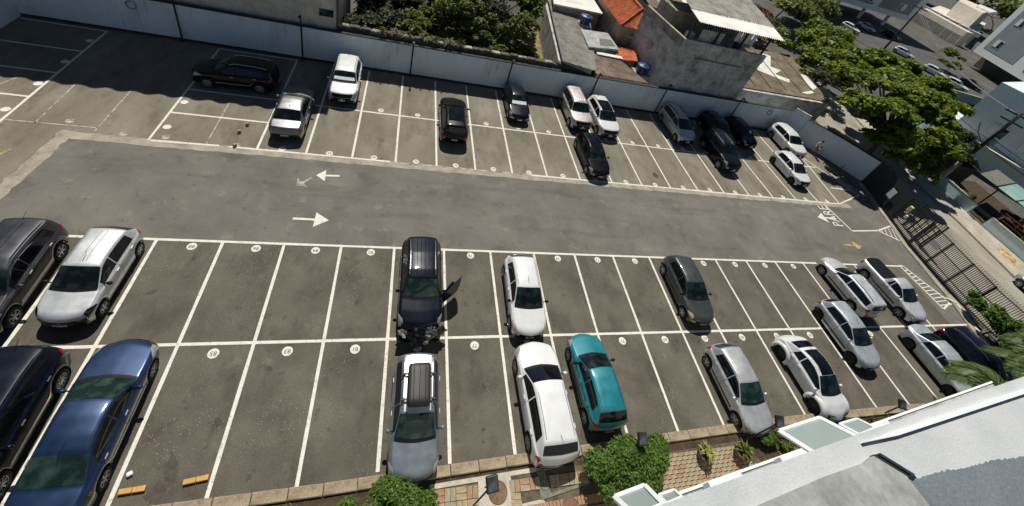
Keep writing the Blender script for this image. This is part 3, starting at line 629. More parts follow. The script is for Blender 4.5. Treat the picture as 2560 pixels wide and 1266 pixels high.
def build_car(name, label, typ, x, y, deg, L, col, rim='a', cat='car', group='cars parked in the lot', screen=None, side=None, detail=2, lamps=lens,
              rails=None, pano=False, shade=False, antenna='front', mirrors=None, ribs=0, trim=None, grille=carblack, roofcol=None, bumper=None, z=0.0, big_grille=False):
    c = Car(typ, L); root = thing(name, label, cat, (x,y,z), R(deg), group)
    screen = screen or glass_screen; side = side or glass_dark
    # body shell
    nu = 64 if detail > 1 else 40
    xa = []
    for cx in (c.xf, c.xr): xa += [0.5-(cx+dx)/L for dx in np.linspace(-c.r-0.06, c.r+0.06, 17)]
    u = np.unique(np.concatenate([np.linspace(0,.06,7), np.linspace(.06,.94,nu), np.linspace(.94,1,8), np.clip(np.array(xa)-0.15/L*0, 0.001, .999)]))
    t = np.concatenate([np.linspace(0,3,7)[:-1], np.linspace(3,5,7)[:-1], np.linspace(5,9,12)])
    A = c.S(u, t); Bm = A[:, :-1][:, ::-1].copy(); Bm[:,:,1] *= -1
    G = np.concatenate([A, Bm], 1)
    m = MB(); m.smooth = True; m.grid(G, flip=True); nt = G.shape[1]
    # end caps: fans to a mid line
    for row, fl in ((0, False), (G.shape[0]-1, True)):
        f = tuple(row*nt+k for k in range(nt)); m.f.append(f if not fl else f[::-1]); m.m.append(0)
    me = m.mesh('body', col); 
    smooth_by_angle(me, 50)
    body = link('body', me, root)
    # dark under-body fills the arches
    MB().box((0,0,(c.cl+0.04+0.62)/2), (L*0.93, c.W-0.44, 0.62-c.cl-0.04)).build('underbody', rubber, root)
    MB().box((0,0,c.cl+0.06), ((c.xf-c.xr)-2*c.r-0.14, c.W-0.10, 0.12)).build('sill', bumper or carblack, root)
    # glass
    wsc = panel(c.patch(c.cs+.012, c.rf-.008, 6.42, 9, 0.006, 10, 8, both=True), 0, screen, 'windscreen', root)
    panel(c.patch(c.cs-.012, c.cs+.014, 6.5, 9, 0.007, 3, 8, both=True), 0, carblack, 'cowl_panel', root)
    if detail > 1:
        for sg in (0.05, -0.42):
            a = c.S(np.array([c.cs+.02]), np.array([8.95]))[0,0]; b_ = c.S(np.array([c.cs+.055]), np.array([8.0]))[0,0]
            MB().tube([(a[0]-0.02, sg, a[2]+0.0), (b_[0]+0.04, sg+0.48, b_[2]-0.055)], 0.010, 5).build('wiper', carblack, root)
    if typ != 'pickup': panel(c.patch(c.rr+.010, c.rb-.008, 6.5, 9, 0.006, 7, 8, both=True), 0, glass_green if screen is glass_green else glass_dark, 'rear_window', root)
    else: panel(c.patch(c.rr+.004, c.rb-.004, 6.9, 9, 0.006, 5, 8, both=True), 0, glass_dark, 'rear_window', root)
    for sd in (1, -1):
        a0 = c.cs+(c.rf-c.cs)*0.30
        panel(c.patch(a0, c.bp-.006, 4.98, 6.08, 0.006, 10, 6, sd), 0, side, 'side_window', root)
        if c.sg > c.bp+.03: panel(c.patch(c.bp+.008, c.sg, 4.98, 6.08, 0.006, 8, 6, sd, taper=(0,-.03 if typ not in ('boxy','wagon','van') else -.01)), 0, side, 'side_window', root)
        if typ in ('wagon','van','boxy'): pass
        if detail:
            if typ != 'beetle':
                hm = MB(); hm.smooth = True; z0 = float(c.top(np.array([0.0]))[0])
                hm.grid(c.patch(.006, .125, 3.0, 6.4, 0.008, 7, 10, sd, taper=(.022,-.055)))
                q = c.nose(sd*c.W*.285, sd*c.W*.415, z0-0.13, z0+0.02, 0.014, ny=5); hm.grid(q)
                hm.build('headlight', lamps, root)
            if typ == 'sedan': panel(c.patch(.955,.996,2.6,4.2,0.006,5,5,sd), 0, redlens, 'tail_light', root)
            elif typ in ('hatch','hatch2','suv','van','wagon','boxy','sport'): (lambda hm: (hm.grid(c.patch(.940,.994,2.9,5.3,0.008,5,7,sd, taper=(.02,-.012))), hm.grid(c.nose(sd*c.W*.33, sd*c.W*.42, float(c.top(np.array([1.0]))[0])-0.10, float(c.top(np.array([1.0]))[0])+0.12, 0.012, True, 4)), hm.build('tail_light', redlens, root)))(MB())
            elif typ == 'pickup': panel(c.patch(.962,.996,2.4,4.2,0.006,4,5,sd), 0, redlens, 'tail_light', root)
            pm = c.S(np.array([c.cs+.055]), np.array([5.0]))[0,0]
            mo = ell((pm[0]-0.02, sd*(pm[1]+0.16), pm[2]+0.06), (0.075, 0.105, 0.065)).build('mirror', mirrors or col, root)
            MB().tube([(pm[0]-0.01, sd*(pm[1]-0.01), pm[2]+0.02),(pm[0]-0.02, sd*(pm[1]+0.12), pm[2]+0.05)], 0.022, 5).build('stalk', carblack, mo)
        if detail > 1:
            for sx in (c.bp-.05, min(c.sg-.03, .76)):
                hp = c.S(np.array([sx]), np.array([3.25]))[0,0]
                MB().bbox((hp[0], sd*(hp[1]+0.012), hp[2]), (0.17,0.035,0.03), 0.008).build('door_handle', trim or col, root)
                ds = c.patch(sx+.045 if sx < c.sg-.1 else sx+.03, sx+.0475 if sx < c.sg-.1 else sx+.0325, 0.9, 4.9, 0.003, 2, 10, sd); panel(ds, 0, carblack, 'door_seam', root)
            if trim is not None or typ in ('pickup','hatch'):
                panel(c.patch(.27,.74,1.62,1.86,0.010,10,3,sd), 0, trim or carblack, 'side_trim', root)
    if detail > 1:
        for sd in (1, -1):
            if typ != 'beetle': panel(c.patch(.03, c.cs-.012, 5.9, 5.94, 0.003, 10, 2, sd), 0, carblack, 'bonnet_seam', root)
            panel(c.patch(c.rf+.02, c.rr-.03, 6.98, 7.09, 0.003, 10, 2, sd), 0, carblack, 'roof_seam', root)
            panel(c.patch(.115, .1175, 2.4, 5.0, 0.003, 2, 8, sd), 0, carblack, 'panel_seam', root)
    # nose and tail details
    zc = c.cl+0.10; H = c.H
    zf = float(c.top(np.array([0.0]))[0]); 
    panel(c.nose(-c.W*.27, c.W*.27, zf-0.20, zf+0.015, 0.016), 0, grille, 'grille', root)
    if big_grille: panel(c.patch(.002, .03, 6.9, 9, 0.012, 4, 6, both=True), 0, carblack, 'grille_top', root); panel(c.nose(-c.W*.34, c.W*.34, c.cl+.12, zf-0.20, 0.014), 0, carblack, 'grille', root)
    panel(c.nose(-c.W*.36, c.W*.36, zc+0.005, zc+0.10, 0.008), 0, carblack, 'lower_grille', root)
    panel(c.nose(-0.2, 0.2, zc+0.13, zc+0.235, 0.02, ny=3), 0, plate, 'licence_plate', root)
    if detail > 1: MB().lathe([(0.055,-0.01),(0.055,0.01),(0.0,0.012)], 14).build('badge', chrome, root, loc=(L/2+0.012, 0, zf-0.09), rot=(0, R(90), 0))
    zr = float(c.top(np.array([1.0]))[0])
    panel(c.nose(-c.W*.40, c.W*.40, zc+0.02, zc+0.13, 0.008, True), 0, carblack, 'rear_bumper_trim', root)
    panel(c.nose(-0.2, 0.2, zr-0.12, zr-0.02, 0.014, True, 3), 0, plate, 'licence_plate', root)
    # wheels
    sc = c.r/0.31
    for wx in (c.xf, c.xr):
        for sd in (1, -1):
            w = link('wheel', WM['tyre'], root, loc=(wx, sd*(c.W/2-0.105), c.r), rot=(0, random.uniform(0,6), 0 if sd > 0 else math.pi), scale=(sc, 1, sc))
            link('rim', WM[rim], w)
    # roof furniture
    if rails:
        for sd in (1, -1):
            us = np.linspace(c.rf+.03, c.rr-.04, 9); p = c.S(us, np.array([7.0]))[:,0]
            MB().tube([(q[0], sd*q[1], q[2]+(0.012 if i in (0,8) else 0.05)) for i, q in enumerate(p)], 0.018, 6).build('roof_rail', rails, root)
    if pano:
        u0, u1 = (c.rf-.004, c.rf+.30) if pano == 'front' else (c.rf+.012, c.rr-.10)
        panel(c.patch(u0, u1, 7.3, 9, 0.007, 12, 8, both=True), 0, glass_dark, 'glass_roof', root)
    for k in range(ribs):
        yy = (k-(ribs-1)/2)*0.17; us = np.linspace(c.rf+.04, c.rr-.03, 10); zz = c.top(us)+0.022-0.010*(abs(yy)/0.4)**2
        MB().tube([(L/2-uu*L, yy, z_) for uu, z_ in zip(us, zz)], 0.012, 5).build('roof_rib', col, root)
    if antenna:
        ua = c.rf+.03 if antenna == 'front' else c.rr-.05
        za = float(c.top(np.array([ua]))[0]); xa_ = L/2-ua*L
        if antenna == 'fin': m = MB(); m.add([(xa_+.09,0,za+.02),(xa_-.07,.03,za+.02),(xa_-.07,-.03,za+.02),(xa_-.06,0,za+.09)], [(0,1,3),(0,3,2),(1,2,3)]); m.build('antenna', carblack, root)
        else: MB().tube([(xa_,0,za+.015),(xa_-.36,0,za+.16)], 0.007, 5).build('antenna', carblack, root)
    if shade == 'paper': panel(c.patch(c.cs+.05, c.cs+.12, 7.6, 8.4, 0.012, 3, 3, 1), 0, sunshade, 'paper', root)
    elif shade: panel(c.patch(c.cs+.03, c.cs+(c.rf-c.cs)*0.46, 7.1, 9, 0.012, 4, 8, both=True), 0, sunshade, 'sunshade', root)
    return root, c

WHITE = paint('white', (0.60, 0.61, 0.61), 0, 0.4, 0.04); SILVER = paint('silver', (0.50, 0.505, 0.51), 0.55, 0.36)
SILVER2 = paint('pale_silver', (0.60, 0.61, 0.615), 0.45, 0.36); SILVER3 = paint('blue_silver', (0.47, 0.51, 0.525), 0.5, 0.36)
BLACK = paint('black', (0.0035, 0.0035, 0.004), 0, 0.3); GREYD = paint('graphite', (0.045, 0.046, 0.052), 0.6, 0.36); NAVY = paint('navy', (0.003, 0.005, 0.012), 0.1, 0.3)
BLUE = paint('blue', (0.009, 0.029, 0.083), 0.5, 0.36); TEAL = paint('teal', (0.004, 0.165, 0.205), 0.2, 0.38); GREEN = paint('green_grey', (0.045, 0.056, 0.052), 0.3, 0.36)
BEIGE = paint('beige_silver', (0.46, 0.425, 0.40), 0.55, 0.4); GREYM = paint('mid_grey', (0.185, 0.19, 0.195), 0.92, 0.40); SLATE = paint('slate', (0.19, 0.22, 0.245), 0.6, 0.38)

build_car('car', 'black estate car parked sideways in the shade of the wall', 'suv', -0.44, 11.77+0.25, 182, 4.55, BLACK, 'c', rails=chrome, side=glass_dark, antenna=None, trim=steel)
build_car('car', 'dark grey saloon with bright sunlit roof and boot, tail to the lane', 'sedan', 3.26, 9.2, 91, 4.67, GREYM, 'b', antenna='fin', side=glass_dark)
build_car('car', 'white car with silver sunshade in its windscreen, nose out from the wall', 'suv', 5.62, 13.09, -88.5, 4.4, WHITE, 'b', shade=True, antenna='fin', rails=None, big_grille=True)
build_car('car', 'black car with striped glass roof and red tail lamps backed to the lane', 'suv', 12.77, 10.30, 89.7, 4.5, BLACK, 'b', rails=carblack, pano='mid', antenna=None)
build_car('car', 'small dark blue hatchback with white sunshade against the wall', 'hatch', 17.73, 13.37, -89.6, 3.9, NAVY, 'a', shade=True, antenna='front')
build_car('car', 'boxy beige car with ribbed roof against the wall', 'boxy', 22.72, 13.58, -89.2, 4.45, BEIGE, 'a', ribs=5, rails=None, antenna=None, big_grille=True)
build_car('car', 'white car with black glass roof beside the boxy beige one', 'suv', 24.94, 13.05, -88.6, 4.4, WHITE, 'b', pano='front', rails=carblack, antenna=None, big_grille=True)
build_car('car', 'glossy black saloon in the lane row before the boxy beige car', 'hatch', 22.58, 8.17, -88.4, 4.15, BLACK, 'b', pano='mid', antenna=None)
build_car('car', 'silver people carrier with grey roof rails against the wall', 'van', 32.43, 13.61, -88.5, 4.4, SILVER, 'a', rails=carblack, antenna='front')
build_car('car', 'dark blue-black car shaded by the wall, left of two dark cars', 'suv', 36.64, 13.64, -88.6, 4.3, NAVY, 'b', antenna=None)
build_car('car', 'dark hatchback shaded by the wall with a paper behind its windscreen', 'hatch2', 39.60, 14.0, -88.2, 3.95, NAVY, 'a', shade='paper', antenna=None)
build_car('car', 'black off-road car with bright side rail in the lane row', 'boxy', 35.15, 10.45, -89, 4.3, BLACK, 'b', rails=steel, antenna=None)
build_car('car', 'white car nearest the stepped corner of the far wall', 'suv', 44.94, 13.55, -90.6, 4.2, WHITE, 'b', antenna=None)
build_car('car', 'white hatchback with dark wheels in the lane row, nearest the gate', 'hatch2', 42.07, 9.42, -88.6, 3.95, WHITE, 'd', antenna='fin', grille=carblack, big_grille=True)
build_car('car', 'dark grey car with roof rails cut off by the left edge', 'suv', -3.42, -2.3, -88.2, 4.45, GREYD, 'b', rails=steel, ribs=2, antenna='rear', trim=steel)
build_car('car', 'silver hatchback at the far left with long aerial and black grille', 'hatch2', -1.02, -2.05, -90.8, 3.95, SILVER2, 'a', ribs=2, antenna='front', mirrors=carblack, lamps=carglass)
build_car('car', 'white hatchback with black mirrors, nose to nose with the bigger white one', 'hatch', 15.61, -2.80, -91.2, 4.1, WHITE, 'a', lamps=amber, mirrors=carblack, antenna='front')
build_car('car', 'dark grey-green hatchback standing alone in the lower lane row', 'hatch', 25.10, -2.40, -90.3, 4.0, GREEN, 'a', lamps=amber, antenna='front', mirrors=carblack)
build_car('car', 'silver estate with roof rails, tail down, left of the pickup', 'wagon', 37.6, -2.05, 92.5, 4.25, SILVER2, 'b', rails=steel, bumper=carblack, trim=carblack, antenna=None)
build_car('car', 'blue-black car at the lower left edge with chrome roof rails', 'suv', -1.02, -7.15, -88.6, 4.5, NAVY, 'c', rails=chrome, trim=chrome, antenna='rear')
build_car('car', 'blue saloon with green tinted rear window at the lower left', 'sedan', 1.30, -7.1, 90.6, 5.0, BLUE, 'b', screen=glass_green, trim=steel, antenna='rear')
build_car('car', 'white hatchback with red tail lamps and black windows overhanging the kerb', 'sport', 15.66, -7.36, 91.8, 4.5, WHITE, 'b', antenna='rear', side=glass_dark, screen=glass_dark)
build_car('car', 'teal hatchback beside the white one with its tail in the bush', 'hatch', 18.10, -6.75, 91.6, 3.9, TEAL, 'b', antenna=None, mirrors=carblack)
build_car('car', 'silver hatchback with plain steel wheels, nose over the planted kerb', 'hatch', 25.21, -7.45, -88.2, 3.88, SILVER, 'a', screen=glass_green, antenna=None)
build_car('car', 'silver hatchback with dark wheels straddling the middle line', 'hatch', 34.50, -5.10, -88.0, 3.95, SILVER3, 'd', antenna='front')
build_car('car', 'silver saloon with its nose under the palm fronds', 'sedan', 40.04, -7.0, -89.4, 4.4, SILVER3, 'd', antenna=None)
build_car('car', 'dark navy car half hidden by palm fronds in the corner bay', 'suv', 42.75, -7.25, -89, 4.4, NAVY, 'b', antenna=None, rails=steel)
# pickup with a black tonneau
pk, pc = build_car('pickup_truck', 'white pickup with black bed cover beside the hatched corner', 'pickup', 41.35, -2.3, -87.2, 4.55, SILVER2, 'b', cat='pickup', antenna=None)
panel(pc.patch(.612, .975, 6.2, 9, 0.02, 8, 7, both=True), 0, carblack, 'bed_cover', pk)
# beetle-shaped car with separate round fenders
bt, bc = build_car('car', 'rounded white car with bulging wheel arches and long dark sunroof', 'beetle', 30.02, -7.12, -88.0, 4.1, WHITE, 'd', antenna='rear', pano='front', mirrors=WHITE, grille=WHITE)
for wx, big in ((bc.xf, 0), (bc.xr, 1)):
    for sd in (1, -1):
        m = MB(); m.smooth = True; Rr = bc.r+0.06; prof = []
        for k, a in enumerate(np.linspace(0, math.pi*0.62, 9)): prof.append((Rr+0.20*math.sin(a)*1.0+0.0, 0.13-0.0*k+0.0))
        sec = [(Rr, 0.14), (Rr+0.03, 0.165), (Rr+0.09, 0.16), (Rr+0.15, 0.11), (Rr+0.19, 0.02), (Rr+0.20, -0.12), (Rr+0.17, -0.26)]
        m.lathe(sec, 22, (0,0,0), 'Y', 0, R(-18), R(198))
        if sd < 0: m.v = [(x_, -y_, z_) for x_, y_, z_ in m.v]; m.f = [f[::-1] for f in m.f]
        m.v = [(x_*1.06, y_, z_*0.94+(0.0)) for x_, y_, z_ in m.v]
        m.build('fender', WHITE, bt, loc=(wx, sd*(bc.W/2-0.06), bc.r))
    for sd in (1, -1):
        o = MB().lathe([(0.12 if not big else 0.085, 0.0), (0.11 if not big else 0.08, 0.03), (0.0, 0.05)], 16)
        o.smooth = True
        if not big: o.build('headlight', carglass, bt, loc=(bc.xf+0.42, sd*0.70, 0.64), rot=(0, R(48), sd*R(22)))
        else: o.build('tail_light', redlens, bt, loc=(bc.xr-0.46, sd*0.60, 0.74), rot=(0, R(-48), -sd*R(14)))
# grey estate with a roof box
wg, wc = build_car('car', 'grey estate with a black roof box, tail under the wrecked black car', 'wagon', 10.71, -7.55, -90.7, 4.05, SLATE, 'd', screen=glass_green, rails=steel, antenna=None, roofcol=None)
panel(wc.patch(wc.rf+.006, wc.rr-.02, 7.25, 9, 0.008, 10, 8, both=True), 0, SILVER2, 'roof_panel', wg)
rb = thing('roof_box', 'black plastic luggage box strapped on the grey estate roof', 'roof box', (10.72, -7.0, 1.60), R(-90.7))
m = MB(); m.smooth = True; L_, W_, H_ = 1.45, 0.80, 0.34; nu = 20; A = np.zeros((nu, 16, 3))
for i in range(nu):
    u_ = -1+2*i/(nu-1); 
    for j in range(16):
        a = 2*math.pi*j/16; e = (1-abs(u_)**8)**0.5 if abs(u_) < 1 else 0.0; e = max(e, 0.05)
        ca, sa = math.cos(a), math.sin(a)
        A[i,j] = (u_*L_/2, math.copysign(abs(ca)**0.45, ca)*W_/2*(0.80+0.20*e), (math.copysign(abs(sa)**0.5, sa)*H_/2)*e+H_/2)
A = np.concatenate([A, A[:, :1]], 1); m.grid(A); me = m.mesh('box_shell', plain('box_plastic', (0.014,0.014,0.014), 0.55)); link('box_shell', me, rb)
for xx in (0.42, -0.42):
    MB().box((xx, 0, 0.0), (0.06, 1.16, 0.03)).build('crossbar', black_metal, rb)
    for sd in (1, -1): MB().bbox((xx, sd*0.52, -0.02), (0.10, 0.10, 0.10), 0.02).build('clamp', black_metal, rb)
for yy in (-0.2, 0.0, 0.2): MB().tube([(-0.55, yy, H_+0.004), (0.55, yy, H_+0.004)], 0.012, 5).build('lid_rib', plain('box_plastic', (0.014,0.014,0.014), 0.55), rb)
# wrecked black car with an open door
wk, kc = build_car('car', 'black car with crushed nose and driver door hanging open', 'suv', 10.80, -2.35, -90, 4.45, NAVY, 'b', rails=chrome, ribs=4, antenna=None, screen=glass_green)
hx = kc.L/2-(kc.cs+.045)*kc.L; hy = kc.W/2-0.03; ang = R(180-48)
m = MB(); m.smooth = False
prof = [(0,0.30),(1.05,0.30),(1.10,0.55),(1.12,1.05),(1.06,1.52),(0.62,1.50),(0.30,1.28),(0.06,1.06),(-0.02,0.9)]
n_ = len(prof); vs = [(x_, -0.05, z_) for x_, z_ in prof]+[(x_, 0.05, z_) for x_, z_ in prof]
m.add(vs, [tuple(range(n_)), tuple(range(2*n_-1, n_-1, -1))]+[(i, n_+i, n_+(i+1)%n_, (i+1)%n_) for i in range(n_)])
od = m.build('open_door', NAVY, wk, loc=(hx, hy, 0), rot=(0,0,ang)); od['label'] = 'open black front door'
win = [(0.20,1.08),(1.02,1.08),(1.0,1.44),(0.64,1.42),(0.36,1.24)]
for yy in (-0.054, 0.054): MB().add([(x_, yy, z_) for x_, z_ in win], [tuple(range(5)) if yy < 0 else tuple(range(4,-1,-1))]).build('door_glass', glass_dark, od)
MB().bbox((0.62, 0.07, 0.62), (0.8, 0.05, 0.42), 0.02).build('door_card', carblack, od)
panel(kc.patch(kc.cs+.045, kc.bp-.0, 1.0, 4.9, 0.009, 8, 8, 1), 0, rubber, 'door_opening', wk)
# crushed nose: bent black skin, torn bumper, exposed engine
def crumple(nx, ny, sx, sy, amp, seed, base=0.0, dome=0.0):
    r = np.random.default_rng(seed); A = np.zeros((nx, ny, 3)); h = r.normal(0, amp, (nx, ny))
    for i in range(nx):
        for j in range(ny):
            a, b_ = i/(nx-1)-.5, j/(ny-1)-.5
            A[i,j] = (a*sx+r.normal(0, .03), b_*sy+r.normal(0, .03), base+h[i,j]+dome*(1-4*a*a)*(1-4*b_*b_))
    return A
m = MB(); m.grid(crumple(9, 12, 0.62, 1.75, 0.06, 3, 0.0, 0.12)); m.build('torn_bumper', carblack, wk, loc=(kc.L/2+0.05, 0, 0.55), rot=(0, R(12), 0))['label'] = 'crumpled black bumper skin'
m = MB(); m.grid(crumple(10, 8, 0.85, 0.7, 0.055, 5, 0.0, 0.10)); m.build('bent_panel', BLACK, wk, loc=(kc.L/2+0.32, -0.12, 0.95), rot=(R(4), R(8), 0.2))
m = MB(); m.grid(crumple(8, 8, 0.5, 0.62, 0.05, 9, 0.0, 0.16)); m.build('exposed_engine', plain('dirty_alloy', (0.10,0.105,0.11), 0.55, 0.3), wk, loc=(kc.L/2+0.12, 0.36, 0.76), rot=(0,0,0.3))['label'] = 'exposed grey engine parts'
m = MB(); m.grid(crumple(6, 7, 0.35, 0.6, 0.04, 12, 0.0, 0.06)); m.build('torn_bumper', carblack, wk, loc=(kc.L/2-0.02, 0.78, 0.62), rot=(0,0,0.6))
m = MB(); m.grid(crumple(6, 6, 0.3, 0.42, 0.03, 15, 0.0, 0.05)); m.build('exposed_engine', plain('dirty_alloy', (0.10,0.105,0.11), 0.55, 0.3), wk, loc=(kc.L/2+0.02, -0.62, 0.66), rot=(0,0,-0.4))
for k in range(5):
    a = RNG.uniform(-0.6, 0.6); MB().tube([(0,0,0),(0.12,0.1*RNG.normal(),0.06),(0.3,0.2*RNG.normal(),-0.04),(0.45,0.2*RNG.normal(),0.02)], 0.018, 5).build('hose', rubber, wk, loc=(kc.L/2+0.0, a, 0.86), rot=(0,0,RNG.uniform(-0.6,0.6)))
# cars out in the street
build_car('car', 'grey car on the street cut off by the right edge', 'hatch', 57.9, -2.75, 81, 4.0, SILVER, 'b', group='cars on the street', detail=1, antenna=None)
for nm, x_, y_, dg, ty, cl_ in (('white car parked beyond the big tree with a dark car beside it', 109.5, 41.8, -66, 'hatch', WHITE), ('dark car parked far off beside the white one', 117.5, 44.2, -66, 'sedan', NAVY), ('white car showing only its roof above the tree crown', 109.5, 46.6, -66, 'hatch', WHITE),
        ('pale car peeping over the tree, left of the far white roof', 109.5, 54.0, -66, 'hatch', SILVER2), ('silver car under the far apartment block', 113.0, 67.8, -72, 'sedan', SILVER2), ('dark red-brown car right of the far silver car', 119.5, 66.0, -72, 'hatch', NAVY), ('white car roof at the crown edge below the far silver car', 103.0, 63.0, -72, 'hatch', WHITE)):
    build_car('car', nm, ty, x_, y_, dg, 4.3, cl_, 'a', group='cars on the street', detail=1, antenna=None)

# ================================================================== NEIGHBOURING PLOTS
def corrugated(name, mat, parent, quad, z, n, amp, along=8, kind=None):
    """corrugated sheet over a quad a,b,c,d (waves run a->b, ribs lie a->d); z four corner heights"""
    a, b, c, d = [Vector((*p, h)) for p, h in zip(quad, z)]; A = np.zeros((n*6+1, along+1, 3))
    sag = RNG.normal(0, 0.012, (n*6+1, along+1))
    for i in range(n*6+1):
        u = i/(n*6)
        for j in range(along+1):
            v = j/along; p = a.lerp(b, u).lerp(d.lerp(c, u), v)
            A[i,j] = (p.x, p.y, p.z+amp*math.sin(2*math.pi*u*n)+sag[i//6*6, j]*0.6)
    m = MB(); m.smooth = True; m.grid(A)
    B = A.copy(); B[:,:,2] -= 0.012; m.grid(B, flip=True)
    return m.build(name, mat, parent, kind)
# tall cream roughcast house behind the left stretch of wall
h1 = thing('tall_house', 'tall cream roughcast house rising behind the left stretch of wall', 'house')
MB().box((-9.6,20.4,5.1), (28.2,7.6,10.2)).build('wall', roughcast, h1)
corrugated('roof', fibre, h1, [(-24,16.3),(4.75,16.3),(4.75,24.6),(-24,24.6)], [10.35,10.35,11.4,11.4], 24, 0.16)
MB().tube([(4.62,16.52,0.2),(4.62,16.52,10.2)], 0.07, 8).build('drainpipe', rust, h1)
MB().box((3.9,16.58,3.5),(0.9,0.06,0.5)).build('window', glass_house, h1)
# low rubble wall behind the boundary wall
rbw = thing('rubble_wall', 'low crumbling rubble wall along the top of the garden boundary', 'wall')
MB().box((12.9,16.62,1.42), (16.4,0.34,2.84)).build('wall_panel', rubble, rbw)
for i in range(22):
    x = 5.0+i*0.73; MB().bbox((x, 16.62, 2.86+RNG.normal(0,0.02)), (0.66,0.40+RNG.normal(0,.03),0.12), 0.03).build('cap_stone', rubble if i % 3 else worn_line, rbw)
MB().prism([(21.0,16.6),(23.9,16.4),(23.9,16.75),(21.0,16.95)], 0.0, [2.95,2.5,2.5,2.95]).build('wall_panel', rubble, rbw)
MB().sheet([(4.9,16.8),(18.6,16.8),(18.6,34),(4.9,34)], 0.28).build('garden_soil_back', soil, kind='structure')
MB().sheet([(18.6,17.0),(21.4,17.0),(22.8,30),(18.6,30)], 0.3).build('garden_ground', drygrass, kind='structure')
# lean-to shed with long corrugated roof
sh = thing('lean_to_shed', 'long low shed with grey corrugated roof behind the wall', 'shed')
MB().prism([(21.3,17.0),(24.2,16.5),(27.4,31.5),(22.9,31.5)], 0.0, [2.9,2.9,3.0,3.0]).build('wall', greyrender, sh)
corrugated('roof', fibre, sh, [(23.2,32),(21.35,16.35),(24.45,16.3),(28.4,32)], [3.35,3.28,2.98,3.05], 44, 0.05)
r2 = thing('lean_to_roof', 'small rusty corrugated roof right of the long grey one', 'roof')
corrugated('roof', rustsheet, r2, [(24.7,16.6),(29.9,16.7),(28.0,19.9),(25.0,19.9)], [2.55,2.5,2.75,2.8], 18, 0.045)
MB().prism([(25.0,17.0),(29.4,17.0),(27.8,19.7),(25.2,19.7)], 0.0, 2.42).build('wall', brownrender, r2)
MB().box((27.0,19.95,2.87),(2.6,0.5,0.07)).build('ridge_sheet', tinroof, r2)
sl_ = thing('flat_roof_hut', 'grey slab roofed hut between the shed and the tiled house', 'hut')
MB().prism([(24.9,20.3),(28.0,20.9),(28.0,24.0),(25.2,23.6)], 0.0, 3.12).build('wall', greyrender, sl_)
MB().prism([(24.8,20.1),(28.15,20.8),(28.1,24.15),(25.05,23.75)], 3.12, 3.24).build('roof_slab', slabgrey, sl_)
MB().prism([(26.2,20.95),(27.9,21.3),(27.9,22.6),(26.6,22.4)], 3.245, 3.27).build('roof_sheet', greenconc, sl_)
sl2 = thing('back_annex', 'pale slab roofed annex behind the blue tank', 'hut')
MB().prism([(22.9,26.9),(28.0,27.2),(28.2,34),(24.2,34)], 0.0, 3.85).build('wall', brownrender, sl2)
MB().prism([(22.7,26.7),(28.15,27.0),(28.4,34.2),(24.0,34.2)], 3.85, 4.0).build('roof_slab', tinroof, sl2)
# tiled house
th = thing('tiled_house', 'stained beige house with a hipped orange clay tile roof', 'house')
MB().box((30.9,27.2,2.4), (4.6,8.4,4.8)).build('wall', beigerender, th)
def tile_plane(name, quad, z, n, parent): return corrugated(name, tilemat, parent, quad, z, n, 0.055, 10)
tile_plane('roof', [(28.3,31.8),(28.3,22.7),(30.9,24.9),(30.9,31.8)], [4.75,4.75,5.9,5.9], 34, th)
tile_plane('roof', [(28.3,22.7),(33.5,22.7),(30.92,24.9),(30.88,24.9)], [4.75,4.75,5.9,5.9], 18, th)
tile_plane('roof', [(33.5,22.7),(33.5,31.8),(30.9,31.8),(30.9,24.9)], [4.75,4.75,5.9,5.9], 34, th)
for a, b in (((28.3,22.7,4.84),(30.9,24.9,6.0)),((33.5,22.7,4.84),(30.9,24.9,6.0)),((30.9,24.9,6.0),(30.9,31.8,6.0))): MB().tube([a,b], 0.12, 6).build('ridge_tiles', tilemat, th)
MB().box((30.6,22.9,3.9),(2.4,0.5,0.08), 0.2).build('window_hood', tinroof, th)
st = thing('small_tiled_roof', 'small orange tiled porch roof beside the blue water tank', 'roof')
tile_plane('roof', [(27.6,19.7),(29.95,19.95),(30.6,22.3),(28.2,21.6)], [2.75,2.85,3.1,3.1], 14, st)
MB().prism([(27.8,19.9),(29.8,20.1),(30.4,22.1),(28.3,21.5)], 0.0, 2.66).build('wall', beigerender, st)
# blue water tanks
def tank(x, y, z, r, label):
    t = thing('water_tank', label, 'water tank', (x,y,z), 0, 'blue water tanks')
    m = MB(); m.smooth = True; m.lathe([(r*0.82,0),(r*0.98,r*1.0),(r*1.02,r*1.02),(r*1.02,r*1.08)], 24); m.build('tank_body', bluetank, t)
    m = MB(); m.smooth = True; m.lathe([(r*1.06,r*1.06),(r*1.06,r*1.13),(r*0.8,r*1.24),(r*0.35,r*1.3),(r*0.33,r*1.36),(0.0,r*1.38)], 24); m.build('lid', bluetank, t)
    for k in range(3):
        a = k*2.1; MB().tube([(r*1.1*math.cos(a), r*1.1*math.sin(a), r*1.0),(r*1.12*math.cos(a), r*1.12*math.sin(a), -0.2)], 0.03, 6).build('pipe', grey_metal, t)
tank(25.9,25.4,3.26,0.62,'blue water tank on a roof near the top edge')
MB().lathe([(0.66,0),(0.66,0.35),(0,0.35)],12).build('tank_stand', greyrender, bpy.data.objects['water_tank'], loc=(0,0,-0.36))
tank(30.0,18.75,2.45,0.58,'blue water tank beside the grey rendered block')
stand = thing('tank_platform', 'brick platform under the blue tank by the grey block', 'platform'); MB().box((30.0,18.75,1.2),(1.4,1.4,2.4)).build('plinth', brownrender, stand)
